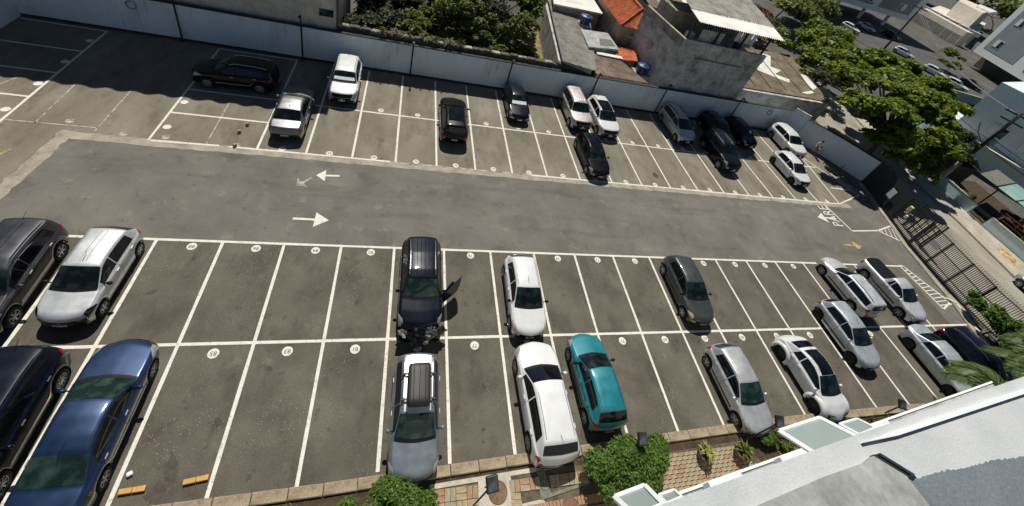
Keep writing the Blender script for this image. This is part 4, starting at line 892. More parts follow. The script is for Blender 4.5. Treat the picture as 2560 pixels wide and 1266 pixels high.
# grey rendered block with roof terrace
gb = thing('grey_block', 'rough grey rendered two storey block with a covered roof terrace', 'building')
MB().prism([(30.9,16.62),(39.5,16.75),(40.0,23.5),(30.1,23.0)], 0.0, 6.25).build('wall', greyrender, gb)
MB().prism([(30.86,16.58),(39.54,16.71),(39.54,16.95),(30.86,16.82)], 6.25, 7.0).build('parapet', greyrender, gb)
MB().prism([(30.84,16.6),(31.1,16.6),(30.36,23.0),(30.06,23.0)], 6.252, 7.02).build('parapet', brownrender, gb)
MB().box((35.2,16.6,5.6),(5.0,0.05,0.05)).build('ledge', rubble, gb)
can = corrugated('canopy_roof', tinroof, gb, [(30.9,16.0),(39.7,16.2),(40.15,18.6),(31.1,18.2)], [8.75,8.75,8.95,8.95], 40, 0.04)
corrugated('canopy_roof', fibre, gb, [(31.1,18.1),(40.2,18.5),(41.2,24.5),(31.6,23.6)], [8.98,8.98,9.4,9.4], 40, 0.04)
for x, y in ((31.2,16.9),(34.0,17.0),(36.6,17.0),(39.2,17.1),(31.4,22.6),(40.3,23.2)): MB().box((x,y,7.5),(0.13,0.13,2.6)).build('post', black_metal, gb)
for y in (16.5,19.0,22.5): MB().box((35.4,y,8.62+(y-16.5)*0.09),(8.8,0.08,0.12), 0.03).build('beam', black_metal, gb)
MB().box((33.6,17.2,7.4),(2.2,0.08,1.0)).build('screen_panel', greyrender, gb)
MB().prism([(31.2,20.0),(39.4,20.6),(39.6,23.4),(31.0,22.8)], 6.26, 8.0).build('store_room', brownrender, gb)
for k, (x, y, sx, sy, sz, mt, lb) in enumerate(((32.3,18.2,0.7,0.5,0.8,tinroof,'pale crate on the covered terrace, nearest the tiled house'),(35.6,18.0,1.0,0.6,0.5,worn_line,'pale bench box in the middle of the covered terrace'),(37.1,17.9,0.5,0.5,0.9,bluetank,'blue drum-like bin at the right of the covered terrace'))):
    o = thing('storage_box', lb, 'box', (x,y,6.26)); MB().bbox((0,0,sz/2),(sx,sy,sz),0.03).build('box_body', mt, o); MB().bbox((0,0,sz+0.03),(sx+.04,sy+.04,0.05),0.01).build('lid', mt, o)
pl = thing('stacked_planks', 'red and orange planks leaning at the right end of the terrace', 'planks')
for k in range(6): MB().box((38.3+k*0.13, 18.6, 7.2+0.06*k), (0.09,3.0,0.05), 0.12, rx=R(-18)).build('plank', [wood, tilemat, clay2][k % 3], pl)
lt = thing('laundry', 'pale sheets hanging under the terrace canopy', 'laundry')
for k in range(4):
    x = 36.1+k*0.55; A = np.array([[[x+0.45*i/5, 17.5+0.05*math.sin(i*2+k), 8.3-j*0.3] for j in range(4)] for i in range(6)]); panel(A, 0, [sunshade, cream, sunshade, btealw][k], 'sheet', lt)
MB().tube([(34.2,17.5,8.32),(39.0,17.5,8.32)], 0.012, 5).build('line', black_metal, lt)
# houses behind the terrace block, near the top edge
for lb, poly, hh, rm in (('low pale house with a grey roof behind the terrace block', [(41.5,29),(50.5,30.5),(53,38),(43,38)], 3.6, tinroof), ('cream walled house near the top edge right of the terrace', [(47,39),(58,42),(60,52),(48,50)], 4.2, fibre), ('grey roofed house at the top edge behind the tiled one', [(35.5,29.5),(40.8,29.5),(41.5,38),(36,38)], 4.2, rustsheet), ('pale concrete hut behind the tiled roof', [(34.2,24.5),(37.5,24.6),(37.6,28.5),(34.2,28.5)], 5.4, slabgrey)):
    o = thing('back_house', lb, 'house'); MB().prism(poly, 0.0, hh).build('wall', cream if 'cream' in lb else brownrender, o)
    a, b, c_, d_ = poly; corrugated('roof', rm, o, [(a[0]-.3,a[1]-.3),(b[0]+.3,b[1]-.3),(c_[0]+.3,c_[1]+.3),(d_[0]-.3,d_[1]+.3)], [hh+.15,hh+.15,hh+.9,hh+.9], 26, 0.05)
# low brown roofed building right of the block
lr = thing('low_brown_building', 'low building with a stained brown roof right of the grey block', 'building')
MB().prism([(39.75,17.9),(52.6,18.3),(56.6,30.0),(41.6,28.0)], 0.0, 2.95).build('wall', greyrender, lr)
MB().prism([(39.7,18.25),(52.8,18.7),(56.9,30.2),(41.5,28.2)], 2.952, 3.05).build('roof_slab', brownroof, lr)
for q in ([(46.0,23.2),(49.4,21.4),(50.2,22.3),(48.6,23.0),(50.6,24.4),(49.4,24.9),(51.9,28.2),(50.7,28.5)], [(52.0,20.6),(53.6,21.6),(54.4,24.4),(53.6,24.5)], [(49.6,19.6),(50.4,19.5),(52.2,20.2),(51.8,20.5)]):
    MB().prism(q, 3.05, 3.075).build('white_sheet', tinroof, lr)
for k in range(5): MB().tube([(43+k*2.2,19.0+k*.2,3.09),(45+k*2.4,28.2+k*.3,3.09)], 0.05, 5).build('roof_batten', brownroof, lr)

# ================================================================== STREET ON THE RIGHT
MB().sheet([(48.5,-14),(58.0,-14),(58.3,-1.6),(59.6,5.0),(60.4,11.4),(63.5,22),(66,34),(58,34),(54.5,18),(51.9,10),(49.9,3.6),(48.7,-4.0)], -0.02).build('street_road', roadm, kind='structure')
k2 = link('street_kerb', None, kind='structure')
for a, b in along([(57.9,-14),(58.2,-1.6),(59.5,5.0),(60.3,11.4),(63.4,22)], 1.2):
    t = b-a; c_ = (a+b)/2; MB().bbox((0,0,0.04),(t.length-0.02,0.18,0.2),0.02).build('kerb_stone', walkm, k2, loc=(c_.x,c_.y,0), rot=(0,0,math.atan2(t.y,t.x)))
MB().prism([(58.1,-14),(61.9,-14),(62.0,-1.0),(62.4,5.0),(63.4,11.2),(66.5,22),(63.5,22),(60.4,11.4),(59.6,5.0),(58.3,-1.6)], -0.05, 0.10).build('pavement', walkm, kind='structure')
MB().sheet([(60.3,2.2),(61.6,2.3),(61.3,0.7),(60.0,0.4)], 0.104).build('pavement_patch', orange_line, kind='structure')
MB().sheet([(92,25),(125,35),(128,52),(122,78),(150,95),(130,105),(98,80),(100,55)], -0.015).build('far_street', road_far, kind='structure')
# front garden wall, fence and gate posts across the street
fw = thing('garden_wall', 'low pale green wall with a red rail fence across the street', 'wall')
wall_run(fw, [(62.1,-14),(62.2,-1.0),(62.6,5.0)], 0.0, 1.15, 0.2, btealw, worn_line, cap_h=0.05)
wall_run(fw, [(62.75,6.6),(63.5,10.6)], 0.0, 1.15, 0.2, btealw, worn_line, cap_h=0.05)
for a, b in (((62.3,-13.5),(62.75,4.8)),):
    for zz in (1.45,1.75,2.05): MB().tube([(a[0],a[1],zz),(b[0],b[1],zz)], 0.03, 6).build('rail', plain('red_rail', (0.16,0.02,0.02), 0.5), fw)
    for k in range(14): f = k/13; MB().box((a[0]+(b[0]-a[0])*f, a[1]+(b[1]-a[1])*f, 1.6),(0.05,0.05,1.0)).build('post', black_metal, fw)
MB().sheet([(62.4,-13),(70,-13),(72,12),(64,12)], 0.02).build('front_garden', soil, kind='structure')
MB().sheet([(65.0,1.0),(66.0,1.0),(66.5,9.0),(65.4,9.0)], 0.03).build('garden_path', walkm, kind='structure')
# utility pole and its wires
up = thing('utility_pole', 'leaning concrete utility pole with cross arms and cables', 'utility pole', (62.71,10.46,0))
m = MB(); m.smooth = True; m.tube([(0,0,0),(0,0,3.2)], [0.21,0.19], 10); m.build('pole', worn_line, up)
m = MB(); m.smooth = True; m.tube([(0,0,3.2),(0,0,9.2)], [0.185,0.13], 10); m.build('upper_pole', rubber, up)
for zz, w_ in ((8.9,1.1),(8.2,0.9)): MB().box((0,0,zz),(0.12,w_*2,0.12), 0.4).build('cross_arm', black_metal, up)
for k in range(4): MB().lathe([(0.06,0),(0.09,0.06),(0.05,0.12),(0.07,0.18),(0,0.2)], 8).build('insulator', grey_metal, up, loc=(-0.39*(k-1.5)*0.9, 0.92*(k-1.5)*0.6, 8.96))
MB().lathe([(0.24,-0.4),(0.27,0),(0.24,0.4),(0,0.42)],12).build('transformer', grey_metal, up, loc=(0.1,-0.3,6.0))
MB().tube([(0,0,5.4),(-0.5,0.9,6.2),(-0.6,1.4,7.0)], 0.05, 6).build('brace_arm', grey_metal, up)
p2 = thing('distant_utility_pole', 'slender dark utility pole far off beyond the tree crown', 'utility pole', (98,50,0)); MB().tube([(0,0,0),(0,0,10)], [0.2,0.12], 8).build('pole', rubber, p2); MB().box((0,0,9.6),(0.14,2.4,0.14),0.3).build('cross_arm', black_metal, p2)
for k, (a, b, sg) in enumerate((((62.4,10.9,8.95),(98,50.6,9.6),1.4),((62.7,10.4,8.95),(98,50,9.6),1.5),((63.0,10.0,8.95),(98,49.4,9.6),1.6),((62.7,10.4,5.5),(63.6,-14,5.8),0.5),((62.7,10.4,5.9),(63.8,-14,6.2),0.6),((62.7,10.4,6.3),(63.4,-14,6.8),0.4),((62.7,10.4,6.1),(70,22,6.0),0.4))):
    pts = []
    for i in range(25):
        f = i/24; pts.append((a[0]+(b[0]-a[0])*f, a[1]+(b[1]-a[1])*f, a[2]+(b[2]-a[2])*f-sg*4*f*(1-f)))
    MB().tube(pts, 0.022 if k < 3 else 0.03, 5).build('cable', grey_metal if k < 3 else rubber, up)
    bpy.context.view_layer.update()
for o in list(up.children):
    if o.name.startswith('cable'): o.location = (-62.71, -10.46, 0)
# big street fence and gates along the lot's right edge
def bar_fence(root, a, b, h, step, panel_n, top=True):
    a, b = Vector(a), Vector(b); t = b-a; L = t.length; rz = math.atan2(t.y, t.x); n = int(L/step)
    me = MB().box((0,0,h/2), (0.04,0.04,h)).mesh('bar', black_metal)
    for i in range(n+1): p = a+t*(i/n); link('bar', me, root, loc=(p.x,p.y,0.06), rot=(0,0,rz))
    c = (a+b)/2
    for zz in (0.12, 0.55, h*0.62, h-0.02): MB().box((0,0,zz),(L,0.05,0.05)).build('rail', black_metal, root, loc=(c.x,c.y,0.05), rot=(0,0,rz))
    for i in range(panel_n+1): p = a+t*(i/panel_n); MB().box((0,0,h/2+.03),(0.10,0.10,h+0.1)).build('post', black_metal, root, loc=(p.x,p.y,0.0), rot=(0,0,rz))
    if top:                                                     # coil of security wire along the top
        k = int(L/0.16); pts = []
        for i in range(k*6): f = i/(k*6-1); p = a+t*f; ang_ = 2*math.pi*i/6; pts.append((p.x+0.12*math.cos(ang_)*(-t.y/L), p.y+0.12*math.cos(ang_)*(t.x/L), h+0.2+0.12*math.sin(ang_)))
        MB().tube(pts, 0.010, 3, cap=False).build('wire_coil', rubber, root)
gs = thing('sliding_gate', 'dark screened vehicle gate with a small notice, in the tree shade', 'gate')
bar_fence(gs, (51.35,9.4), (49.75,4.75), 2.55, 0.13, 3)
MB().box((0,0,1.45),(4.7,0.02,2.3)).build('gate_screen', plain('dark_mesh', (0.012,0.015,0.018), 0.6), gs, loc=(50.50,7.08,0.0), rot=(0,0,math.atan2(-4.65,-1.6)))
MB().box((0,0,1.62),(0.62,0.03,0.8)).build('notice', plate, gs, loc=(50.0,6.35,0), rot=(0,0,math.atan2(-4.65,-1.6)))
ge = thing('gate_enclosure', 'short barred pedestrian enclosure with a yellow box between the gates', 'gate')
bar_fence(ge, (49.72,4.65), (48.95,2.25), 2.5, 0.14, 1); bar_fence(ge, (50.9,4.3), (50.1,1.9), 2.5, 0.2, 1, False)
MB().bbox((0,0,0),(0.34,0.3,0.5),0.04).build('intercom_box', plain('pale_yellow', (0.62,0.60,0.30), 0.6), ge, loc=(49.6,4.3,1.9))
MB().bbox((0,0,0),(0.3,0.2,0.3),0.04).build('camera_box', white_metal, ge, loc=(49.5,4.0,1.3))
gf = thing('bar_fence', 'tall black bar fence with coiled wire along the street', 'fence')
bar_fence(gf, (48.92,2.15), (48.1,-3.2), 2.45, 0.12, 3); bar_fence(gf, (48.1,-3.25), (48.9,-13.0), 2.4, 0.13, 4)
MB().box((0,0,1.55),(0.7,0.03,0.5)).build('notice', plate, gf, loc=(48.72,1.0,0), rot=(0,0,math.atan2(5.35,0.82)))
MB().prism([(47.5,-2.4),(48.0,-2.3),(48.0,-3.4),(45.9,-8.6),(45.4,-8.4)], 0.0, 0.10).build('planter_bed', concrete, kind='structure')
pw = thing('planter_kerb', 'low white edged kerb round the hedge by the fence', 'kerb'); wall_run(pw, [(47.15,-2.6),(47.7,-3.0),(46.2,-8.3)], 0.0, 0.13, 0.14, white_line, None)
gk = thing('gate_track_kerb', 'raised concrete strip along the foot of the gates', 'kerb'); wall_run(gk, [(51.1,9.4),(49.4,4.3),(48.5,2.0),(47.6,-2.6)], 0.0, 0.09, 0.4, concrete, None)

# ------------------------------------------------------------------ buildings across the street and beyond
def windowed_block(root, base, d1, w, d2, dep, z0, z1, wallm, panelm, wins, frame=True, panels=(), dirz=1):
    """block from base corner along unit d1 (width w) and d2 (depth dep); windows on the d1 face; wins: (u, z, wu, wz)"""
    b, e1, e2 = Vector(base), Vector(d1).normalized(), Vector(d2).normalized()
    poly = [b, b+e1*w, b+e1*w+e2*dep, b+e2*dep]
    MB().prism([(p.x,p.y) for p in poly], z0, z1).build('wall', wallm, root)
    n = Vector((e1.y, -e1.x)); 
    if n.dot(e2) > 0: n = -n
    rz = math.atan2(e1.y, e1.x)
    def on(u, z, off): p = b+e1*u+n*off; return (p.x, p.y, z)
    for (u0, u1, za, zb) in panels: MB().box((0,0,0),(u1-u0,0.06,zb-za)).build('facade_panel', panelm, root, loc=on((u0+u1)/2,(za+zb)/2,0.02), rot=(0,0,rz))
    for u, z, wu, wz in wins:
        o = MB().box((0,0,0),(wu+0.2,0.10,wz+0.2)).build('window', white_metal, root, loc=on(u,z,0.05), rot=(0,0,rz))
        MB().box((0,0,0),(wu,0.03,wz)).build('pane', glass_house, o, loc=(0,-0.05 if n.dot(Vector((e1.y,-e1.x))) > 0 else 0.05,0))
        MB().box((0,0,0),(wu*0.48,0.02,wz*0.96)).build('sash', sunshade, o, loc=(-wu*0.24,-0.07 if n.dot(Vector((e1.y,-e1.x))) > 0 else 0.07,0))
a1 = thing('apartment_block', 'white apartment block with grey panels at the top edge', 'building')
windowed_block(a1, (133.5,74.8), (-28,0.5), 40, (0.2,1), 16, 3.0, 18, bwhite, bpanel, [(6,5.6,2.2,1.4),(16,5.6,2.2,1.4),(27,5.6,2.2,1.4),(6,9,2.2,1.4)], panels=[(2.2,13,4.2,14),(15,26,4.2,14)])
for k in range(4): MB().box((130-k*9,78,1.5),(0.6,0.6,3.0)).build('column', bwhite, a1)
a2 = thing('apartment_block', 'white apartment block with blue-grey panels at the right edge', 'building')
windowed_block(a2, (139.5,61.3), (-5.6,-15.3), 40, (1,-0.35), 16, 3.0, 22, bwhite, bpanel, [(4,6.4,2.0,1.5),(4,11.5,2.0,1.5),(14.5,5.2,1.0,1.0),(14.5,10,1.0,1.0),(22,6.4,2,1.5)], panels=[(1.6,11,4.6,20),(17.5,30,4.4,20)])
MB().box((141,50,1.5),(3,22,3.0),R(-20)).build('ground_floor', road_far, a2)
a3 = thing('cream_house', 'cream house with flat roofs and a walled terrace between the blocks', 'house')
for poly, z0, z1, m_ in (([(172,101),(167,79.5),(228,116),(212,125)],0,3,cream),([(190,106),(182,92),(215,110),(212,120)],3,8,cream),([(196,104),(193,97),(214,108),(213,114)],8.01,8.4,tinroof),([(166,97),(160,78),(163,78),(170,99)],0,4.0,cream)): MB().prism(poly, z0, z1).build('wall' if m_ is cream else 'roof_slab', m_, a3)
for k in range(6):
    f = k/5; MB().box((171.5-4.2*f,100-19.5*f,3.7),(1.2,2.6,1.2),R(10)).build('parapet_block', tinroof, a3)
    MB().box((163.5-4.2*f,95-16*f,1.4),(0.4,2.2,2.6),R(10)).build('fence_panel', cream, a3)
tl = thing('teal_house', 'pale teal house with two windows behind the utility pole', 'house')
windowed_block(tl, (74.0,19.2), (0.30,-1), 34, (1,0.30), 12, 0.0, 9.0, btealw, bteal, [(3.4,4.6,1.6,1.2),(6.6,4.6,1.6,1.2),(10.4,4.6,1.6,1.2),(14.5,4.6,1.6,1.2)])
MB().prism([(72.6,19.0),(74.2,19.4),(84.2,-13.0),(82.6,-13.4)], 2.8, 2.95).build('ledge', cream, tl)
tb = thing('teal_garage', 'flat roofed pale teal outbuilding beside the tree', 'outbuilding')
MB().prism([(73.0,20.0),(77.8,24.2),(83.0,24.0),(79.0,18.9)], 0.0, 3.4).build('wall', bteal, tb)
MB().prism([(72.8,20.0),(77.8,24.4),(80.6,24.2),(76.4,19.2)], 3.4, 3.55).build('roof_slab', btealw, tb)
MB().prism([(76.5,19.2),(80.7,24.2),(83.2,24.0),(79.1,18.7)], 3.402, 3.5).build('roof_slab', bteal, tb)
gw = thing('green_side_wall', 'pale green side wall with dark shrubs behind the teal outbuilding', 'wall'); wall_run(gw, [(92,32.5),(103,31.0),(110,27)], 0.0, 2.6, 0.3, bteal, worn_line)
cn = thing('glass_canopy', 'pale green sheeted canopy over the front garden across the street', 'canopy')
a_, b_, c2_, d2_ = (64.4,11.2),(63.6,-2.0),(68.2,-2.0),(69.0,12.6)
for k in range(7):
    f0, f1 = k/7+.006, (k+1)/7-.006
    q = [Vector(a_).lerp(Vector(b_), f0), Vector(a_).lerp(Vector(b_), f1), Vector(d2_).lerp(Vector(c2_), f1), Vector(d2_).lerp(Vector(c2_), f0)]
    if k > 0: MB().prism([tuple(v) for v in q], 2.95+0.02*(k % 2), 2.99+0.02*(k % 2)).build('sheet', [bteal, greenconc, bteal, btealw][k % 4] if k != 3 else bteal, cn)
for k in range(5): f = k/4; p = Vector(a_).lerp(Vector(b_), f); MB().box((p.x+2.0,p.y,1.47),(0.1,0.1,2.94)).build('post', black_metal, cn)
gh = thing('gable_roof_hut', 'dark gabled shelter behind the low wall, left of the pole', 'hut')
MB().prism([(64.2,11.4),(65.4,15.4),(68.8,14.6),(67.2,10.8)], 0.0, 2.3).build('wall', rubble, gh)
corrugated('roof', rubber, gh, [(63.9,11.4),(65.2,15.8),(67.2,15.2),(65.8,11.0)], [2.3,2.3,3.4,3.4], 10, 0.03); corrugated('roof', fibre, gh, [(65.8,11.0),(67.2,15.2),(69.2,14.6),(67.6,10.6)], [3.4,3.4,2.3,2.3], 10, 0.03)

# ================================================================== PLANTS
def leaves(centres, normals, size, aspect=0.5, jitter=0.35, fold=0.18):
    """diamond leaves: returns mesh arrays"""
    n = len(centres); Nn = normals+RNG.normal(0, jitter, (n,3)); Nn /= np.linalg.norm(Nn, axis=1, keepdims=True)
    A = np.cross(Nn, RNG.normal(0,1,(n,3))); A /= np.linalg.norm(A, axis=1, keepdims=True); B = np.cross(Nn, A)
    s = (size*RNG.uniform(0.6, 1.35, n))[:,None]
    droop = Nn*s*fold
    v = np.stack([centres-A*s, centres+B*s*aspect-droop*0.3, centres+A*s-droop, centres-B*s*aspect-droop*0.3], 1).reshape(-1,3)
    return v
def leaf_mesh(name, v, mat):
    n = len(v)//4; me = bpy.data.meshes.new(name); me.vertices.add(n*4); me.vertices.foreach_set('co', v.astype(np.float32).ravel())
    me.loops.add(n*4); me.loops.foreach_set('vertex_index', np.arange(n*4, dtype=np.int32))
    me.polygons.add(n); me.polygons.foreach_set('loop_start', np.arange(0, n*4, 4, dtype=np.int32)); me.polygons.foreach_set('loop_total', np.full(n, 4, dtype=np.int32))
    me.materials.append(mat); me.update(calc_edges=True); me.validate(); return me
def crown_pts(blobs, n, shell=0.55):
    """points through ellipsoid clumps, denser near their skins"""
    vol = np.array([b[3]*b[4]*b[5] for b in blobs])**0.67; cnt_ = np.maximum(8, (n*vol/vol.sum()).astype(int)); P_, N_ = [], []
    for b, k in zip(blobs, cnt_):
        d = RNG.normal(0,1,(k,3)); d /= np.linalg.norm(d, axis=1, keepdims=True); d[:,2] = np.where(d[:,2] < -0.45, -d[:,2]*0.6, d[:,2])
        r = shell+(1-shell)*RNG.uniform(0,1,k)**0.6
        bump = 1+0.16*np.sin(d[:,0]*7+b[0])*np.sin(d[:,1]*6+b[1])+0.10*np.sin(d[:,2]*11+b[2])
        P_.append(np.array(b[:3])+d*np.array(b[3:6])*(r*bump)[:,None]); N_.append(d*0.55+np.array([0,0.1,0.75]))
    return np.concatenate(P_), np.concatenate(N_)
def sub_blobs(blobs, k, f=0.45):
    out = []
    for b in blobs:
        for _ in range(k):
            d = RNG.normal(0,1,3); d /= np.linalg.norm(d); d[2] = abs(d[2])*0.9-0.25
            q = np.array(b[:3])+d*np.array(b[3:6])*0.72; s = f*RNG.uniform(0.7,1.25); out.append((*q, b[3]*s, b[4]*s, b[5]*s*0.8))
    return out
def tree(name, label, base, blobs, n, size, mat, cat='tree', trunk_r=0.2, k=6, f=0.45, group=None, aspect=0.5, jitter=0.4, trunk_h=None, shell=0.55):
    bx, by, bz = base; t = thing(name, label, cat, base, 0, group)
    bl = [(b[0]-bx, b[1]-by, b[2]-bz, b[3], b[4], b[5]) for b in blobs]; sb = sub_blobs(bl, k, f)
    P_, N_ = crown_pts(sb, n, shell); link('crown', leaf_mesh('crown', leaves(P_, N_, size, aspect, jitter), mat), t)
    m = MB(); m.smooth = True; top = np.mean([b[:3] for b in bl], axis=0); hh = trunk_h or max(0.4, top[2]*0.55)
    m.tube([(0,0,-0.1),(top[0]*0.1,top[1]*0.1,hh*0.5),(top[0]*0.3,top[1]*0.3,hh)], [trunk_r,trunk_r*0.8,trunk_r*0.62], 8)
    for b in bl:
        q = Vector(b[:3]); a0 = Vector((top[0]*0.3,top[1]*0.3,hh)); mid = a0.lerp(q, 0.5)+Vector((0,0,-0.12)); m.tube([a0, mid, q], [trunk_r*0.5,trunk_r*0.32,trunk_r*0.12], 6)
    m.build('trunk', bark, t); return t
# the big street tree by the gate
tree('almond_tree', 'big broad-leaved street tree by the gate with a spreading crown', (55.4,13.2,0), [(50.5,16.4,6.6,2.6,2.2,1.6),(53.5,16.4,7.4,2.6,2.3,1.6),(54.6,13.6,7.6,2.6,2.4,1.6),(57.6,12.6,6.2,2.4,2.2,1.5),(50.2,11.6,6.6,2.5,2.1,1.5),(48.6,13.4,6.0,2.3,1.8,1.4),(53.4,10.2,5.6,2.7,2.2,1.6),(56.0,10.0,5.2,2.3,1.9,1.5),(51.8,9.4,4.6,1.9,1.6,1.3),(60.2,14.4,6.4,2.2,1.9,1.3),(57.6,17.4,7.2,2.6,2.3,1.5),(62.8,17.6,6.6,2.0,1.8,1.2),(52.2,13.6,7.6,2.6,2.2,1.4),(54.6,10.6,3.9,2.2,1.8,1.5),(57.2,10.2,3.7,2.0,1.7,1.4),(52.6,11.6,4.8,2.2,1.8,1.5),(50.8,14.4,5.2,2.0,1.8,1.4),(59.0,16.2,5.2,2.2,2.0,1.6),(55.4,8.9,3.2,1.6,1.4,1.1),(63.5,20.5,6.4,2.2,2.2,1.5),(58.5,20.8,6.6,2.6,2.4,1.6),(54.5,19.5,6.4,2.6,2.4,1.5),(61.2,12.8,4.8,1.8,1.6,1.4),(53.2,9.4,3.1,1.6,1.3,1.1),(55.6,11.2,3.0,1.8,1.5,1.2),(51.6,11.4,3.8,1.7,1.4,1.2),(58.6,11.4,3.4,1.6,1.4,1.2),(55.5,21.0,7.2,2.5,2.3,1.6),(59.2,21.6,7.4,2.5,2.3,1.6),(62.0,21.0,7.4,2.4,2.2,1.5),(62.9,18.6,7.4,2.3,2.1,1.5),(65.0,18.6,6.8,2.0,1.9,1.3),(62.9,15.4,6.6,2.2,1.9,1.5),(51.5,18.8,6.4,2.2,2.0,1.4)], 56000, 0.25, leaf_big, trunk_r=0.32, k=9, f=0.34, aspect=0.52, shell=0.7)
tree('olive_tree', 'yellow-green small tree at the right of the big crown', (61.0,11.4,0), [(60.2,10.6,4.6,1.7,1.5,1.4),(61.6,11.8,5.0,1.6,1.5,1.3)], 5000, 0.13, leaf_olive, trunk_r=0.14)
tree('leafy_tree', 'mass of mid green trees behind the brown roof, left of the big crown', (60.0,31.0,0), [(58,32,4.2,4,3.6,2.6),(62,31,4.6,4,3.6,2.6),(67,36,4.6,4.5,4,2.8),(57,26.4,3.4,3,2.6,2.2),(60,27,4.0,3.2,2.8,2.2),(64,28,4.6,3.4,3,2.4)], 14000, 0.25, leaf_big, trunk_r=0.25, k=9, f=0.34, shell=0.7)
tree('olive_bush', 'soft olive green bush at the edge of the brown roof', (57.8,25.0,0), [(56.6,25.2,3.0,2.2,2.0,1.7),(58.6,24.2,3.2,2.2,2.0,1.7)], 6000, 0.12, leaf_olive, 'bush')
tree('conifer_bush', 'darker green bush behind the end of the terrace canopy', (56.0,35.0,0), [(55.4,35.6,3.4,2.6,2.4,2.2),(57.4,37.2,3.4,2.6,2.4,2.2)], 6000, 0.15, leaf_olive, 'bush')
tree('rust_bush', 'rusty red-brown bush near the top edge', (60.5,44.5,0), [(60,43,3.4,2.6,2.6,1.8),(62.4,44.4,3.2,2.2,2.2,1.6)], 3500, 0.2, leaf_red, 'bush')
tree('far_tree', 'dark green tree at the top edge beside the pale roofs', (75,55,0), [(72,52,4.6,5,5,3),(78,56,5,5,5,3),(84,60,4.6,5,5,3),(70,46,4.2,4,4,2.6)], 7000, 0.4, leaf_mid)
tree('far_tree', 'tree crowns left of the far parked silver car', (92,68,0), [(90,66,4.4,4,4,2.6),(95,70,4.2,4,4,2.6),(88,60,3.6,3.5,3.5,2.2),(100,76,4,4,4,2.6)], 6000, 0.4, leaf_mid)
tree('far_tree', 'dark tree mass behind the cream house', (250,125,0), [(245,128,8,18,14,9),(262,118,8,18,14,9),(236,142,8,16,14,8),(225,150,8,18,14,8)], 6000, 1.2, leaf_mid)
for k, (x, y, s, lb) in enumerate(((119,50.5,1.6,'dark purple shrub beside the far pavement'),(106.5,32.5,1.2,'low shrub against the pale green side wall'),(98.5,33.4,1.4,'left shrub against the pale green side wall'),(130,58,2.2,'garden shrubs at the foot of the right-hand block'))):
    tree('shrub', lb, (x,y,0), [(x,y,s*0.8,s*1.5,s*1.3,s*0.9)], 1500, 0.28, leaf_mid, 'shrub', 0.06, 5)
for k, (x, y, s, lb, mt) in enumerate(((66.5,5.5,1.0,'garden shrub under the canopy, right of the pole',leaf_mid),(65.0,3.0,0.9,'shrub behind the red rail fence',leaf_bush),(66.8,-1.0,1.1,'shrub at the right edge behind the red rail',leaf_mid),(64.6,8.4,0.8,'low shrub behind the gap in the garden wall',leaf_mid))):
    tree('shrub', lb, (x,y,0), [(x,y,s*0.7,s*1.3,s*1.2,s*0.8)], 1800, 0.12, mt, 'shrub', 0.05, 5)
# garden behind the wall
GV = np.random.default_rng(21)
tree('garden_tree', 'dense leafy garden trees behind the wall, right of the cream house', (14.2,21.5,0), [(9.6,18.6,2.2,1.6,1.3,1.3),(12.2,18.5,2.2,1.6,1.3,1.3),(14.4,18.3,2.3,1.6,1.3,1.3),(18.6,18.2,2.2,1.4,1.2,1.2),(11.5,26.5,3.6,2.6,2.6,2.0),(15.5,27,3.8,2.8,2.6,2.0),(18.5,29.5,3.8,2.4,2.6,2.0),(10.6,20.6,2.4,2.0,2.0,1.7),(13.2,20.2,4.3,2.2,2.0,1.8),(15.8,19.8,3.2,2.2,1.9,1.8),(18.0,20.0,4.0,1.9,1.9,1.7),(12.0,23.5,3.0,2.4,2.2,1.9),(15.5,23.5,5.0,2.6,2.3,2.0),(19.0,24.0,4.6,2.3,2.2,1.9),(19.9,26.8,3.6,1.8,2.0,1.7),(16.5,18.4,2.4,1.5,1.2,1.2)], 40000, 0.15, leaf_mid, trunk_r=0.18, k=10, f=0.30, shell=0.72)
V_ = np.column_stack([RNG.uniform(4.9,19.5,16000), RNG.uniform(16.9,33,16000), 0.35+RNG.uniform(0,1,16000)**2*1.5])
link('undergrowth', leaf_mesh('undergrowth', leaves(V_, np.tile([0.0,0.1,0.9],(16000,1)), 0.2, 0.5, 0.6), leaf_dark), kind='stuff')  # low leaf layer; its dark leaf colour paints in the shade of the gaps
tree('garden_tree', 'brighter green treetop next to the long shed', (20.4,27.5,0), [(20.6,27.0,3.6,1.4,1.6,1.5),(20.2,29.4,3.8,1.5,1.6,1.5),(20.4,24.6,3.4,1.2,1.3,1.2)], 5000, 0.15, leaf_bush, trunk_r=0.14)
tree('garden_bush', 'dark bushes beside the cream house', (7.2,20.2,0), [(6.4,19.6,1.8,1.6,1.6,1.5),(8.4,20.0,2.0,1.7,1.7,1.5),(7.0,22.6,2.4,2.0,2.0,1.7),(9.2,22.6,2.6,1.8,1.8,1.7),(6.0,25.5,3.0,2.2,2.2,2.0),(9.0,26.5,3.0,2.2,2.2,2.0),(5.6,18.2,1.4,0.9,0.9,1.0),(7.6,18.0,1.5,1.1,0.9,1.0)], 18000, 0.14, leaf_dark, 'bush', 0.1)  # darker leaf colour than the other garden plants
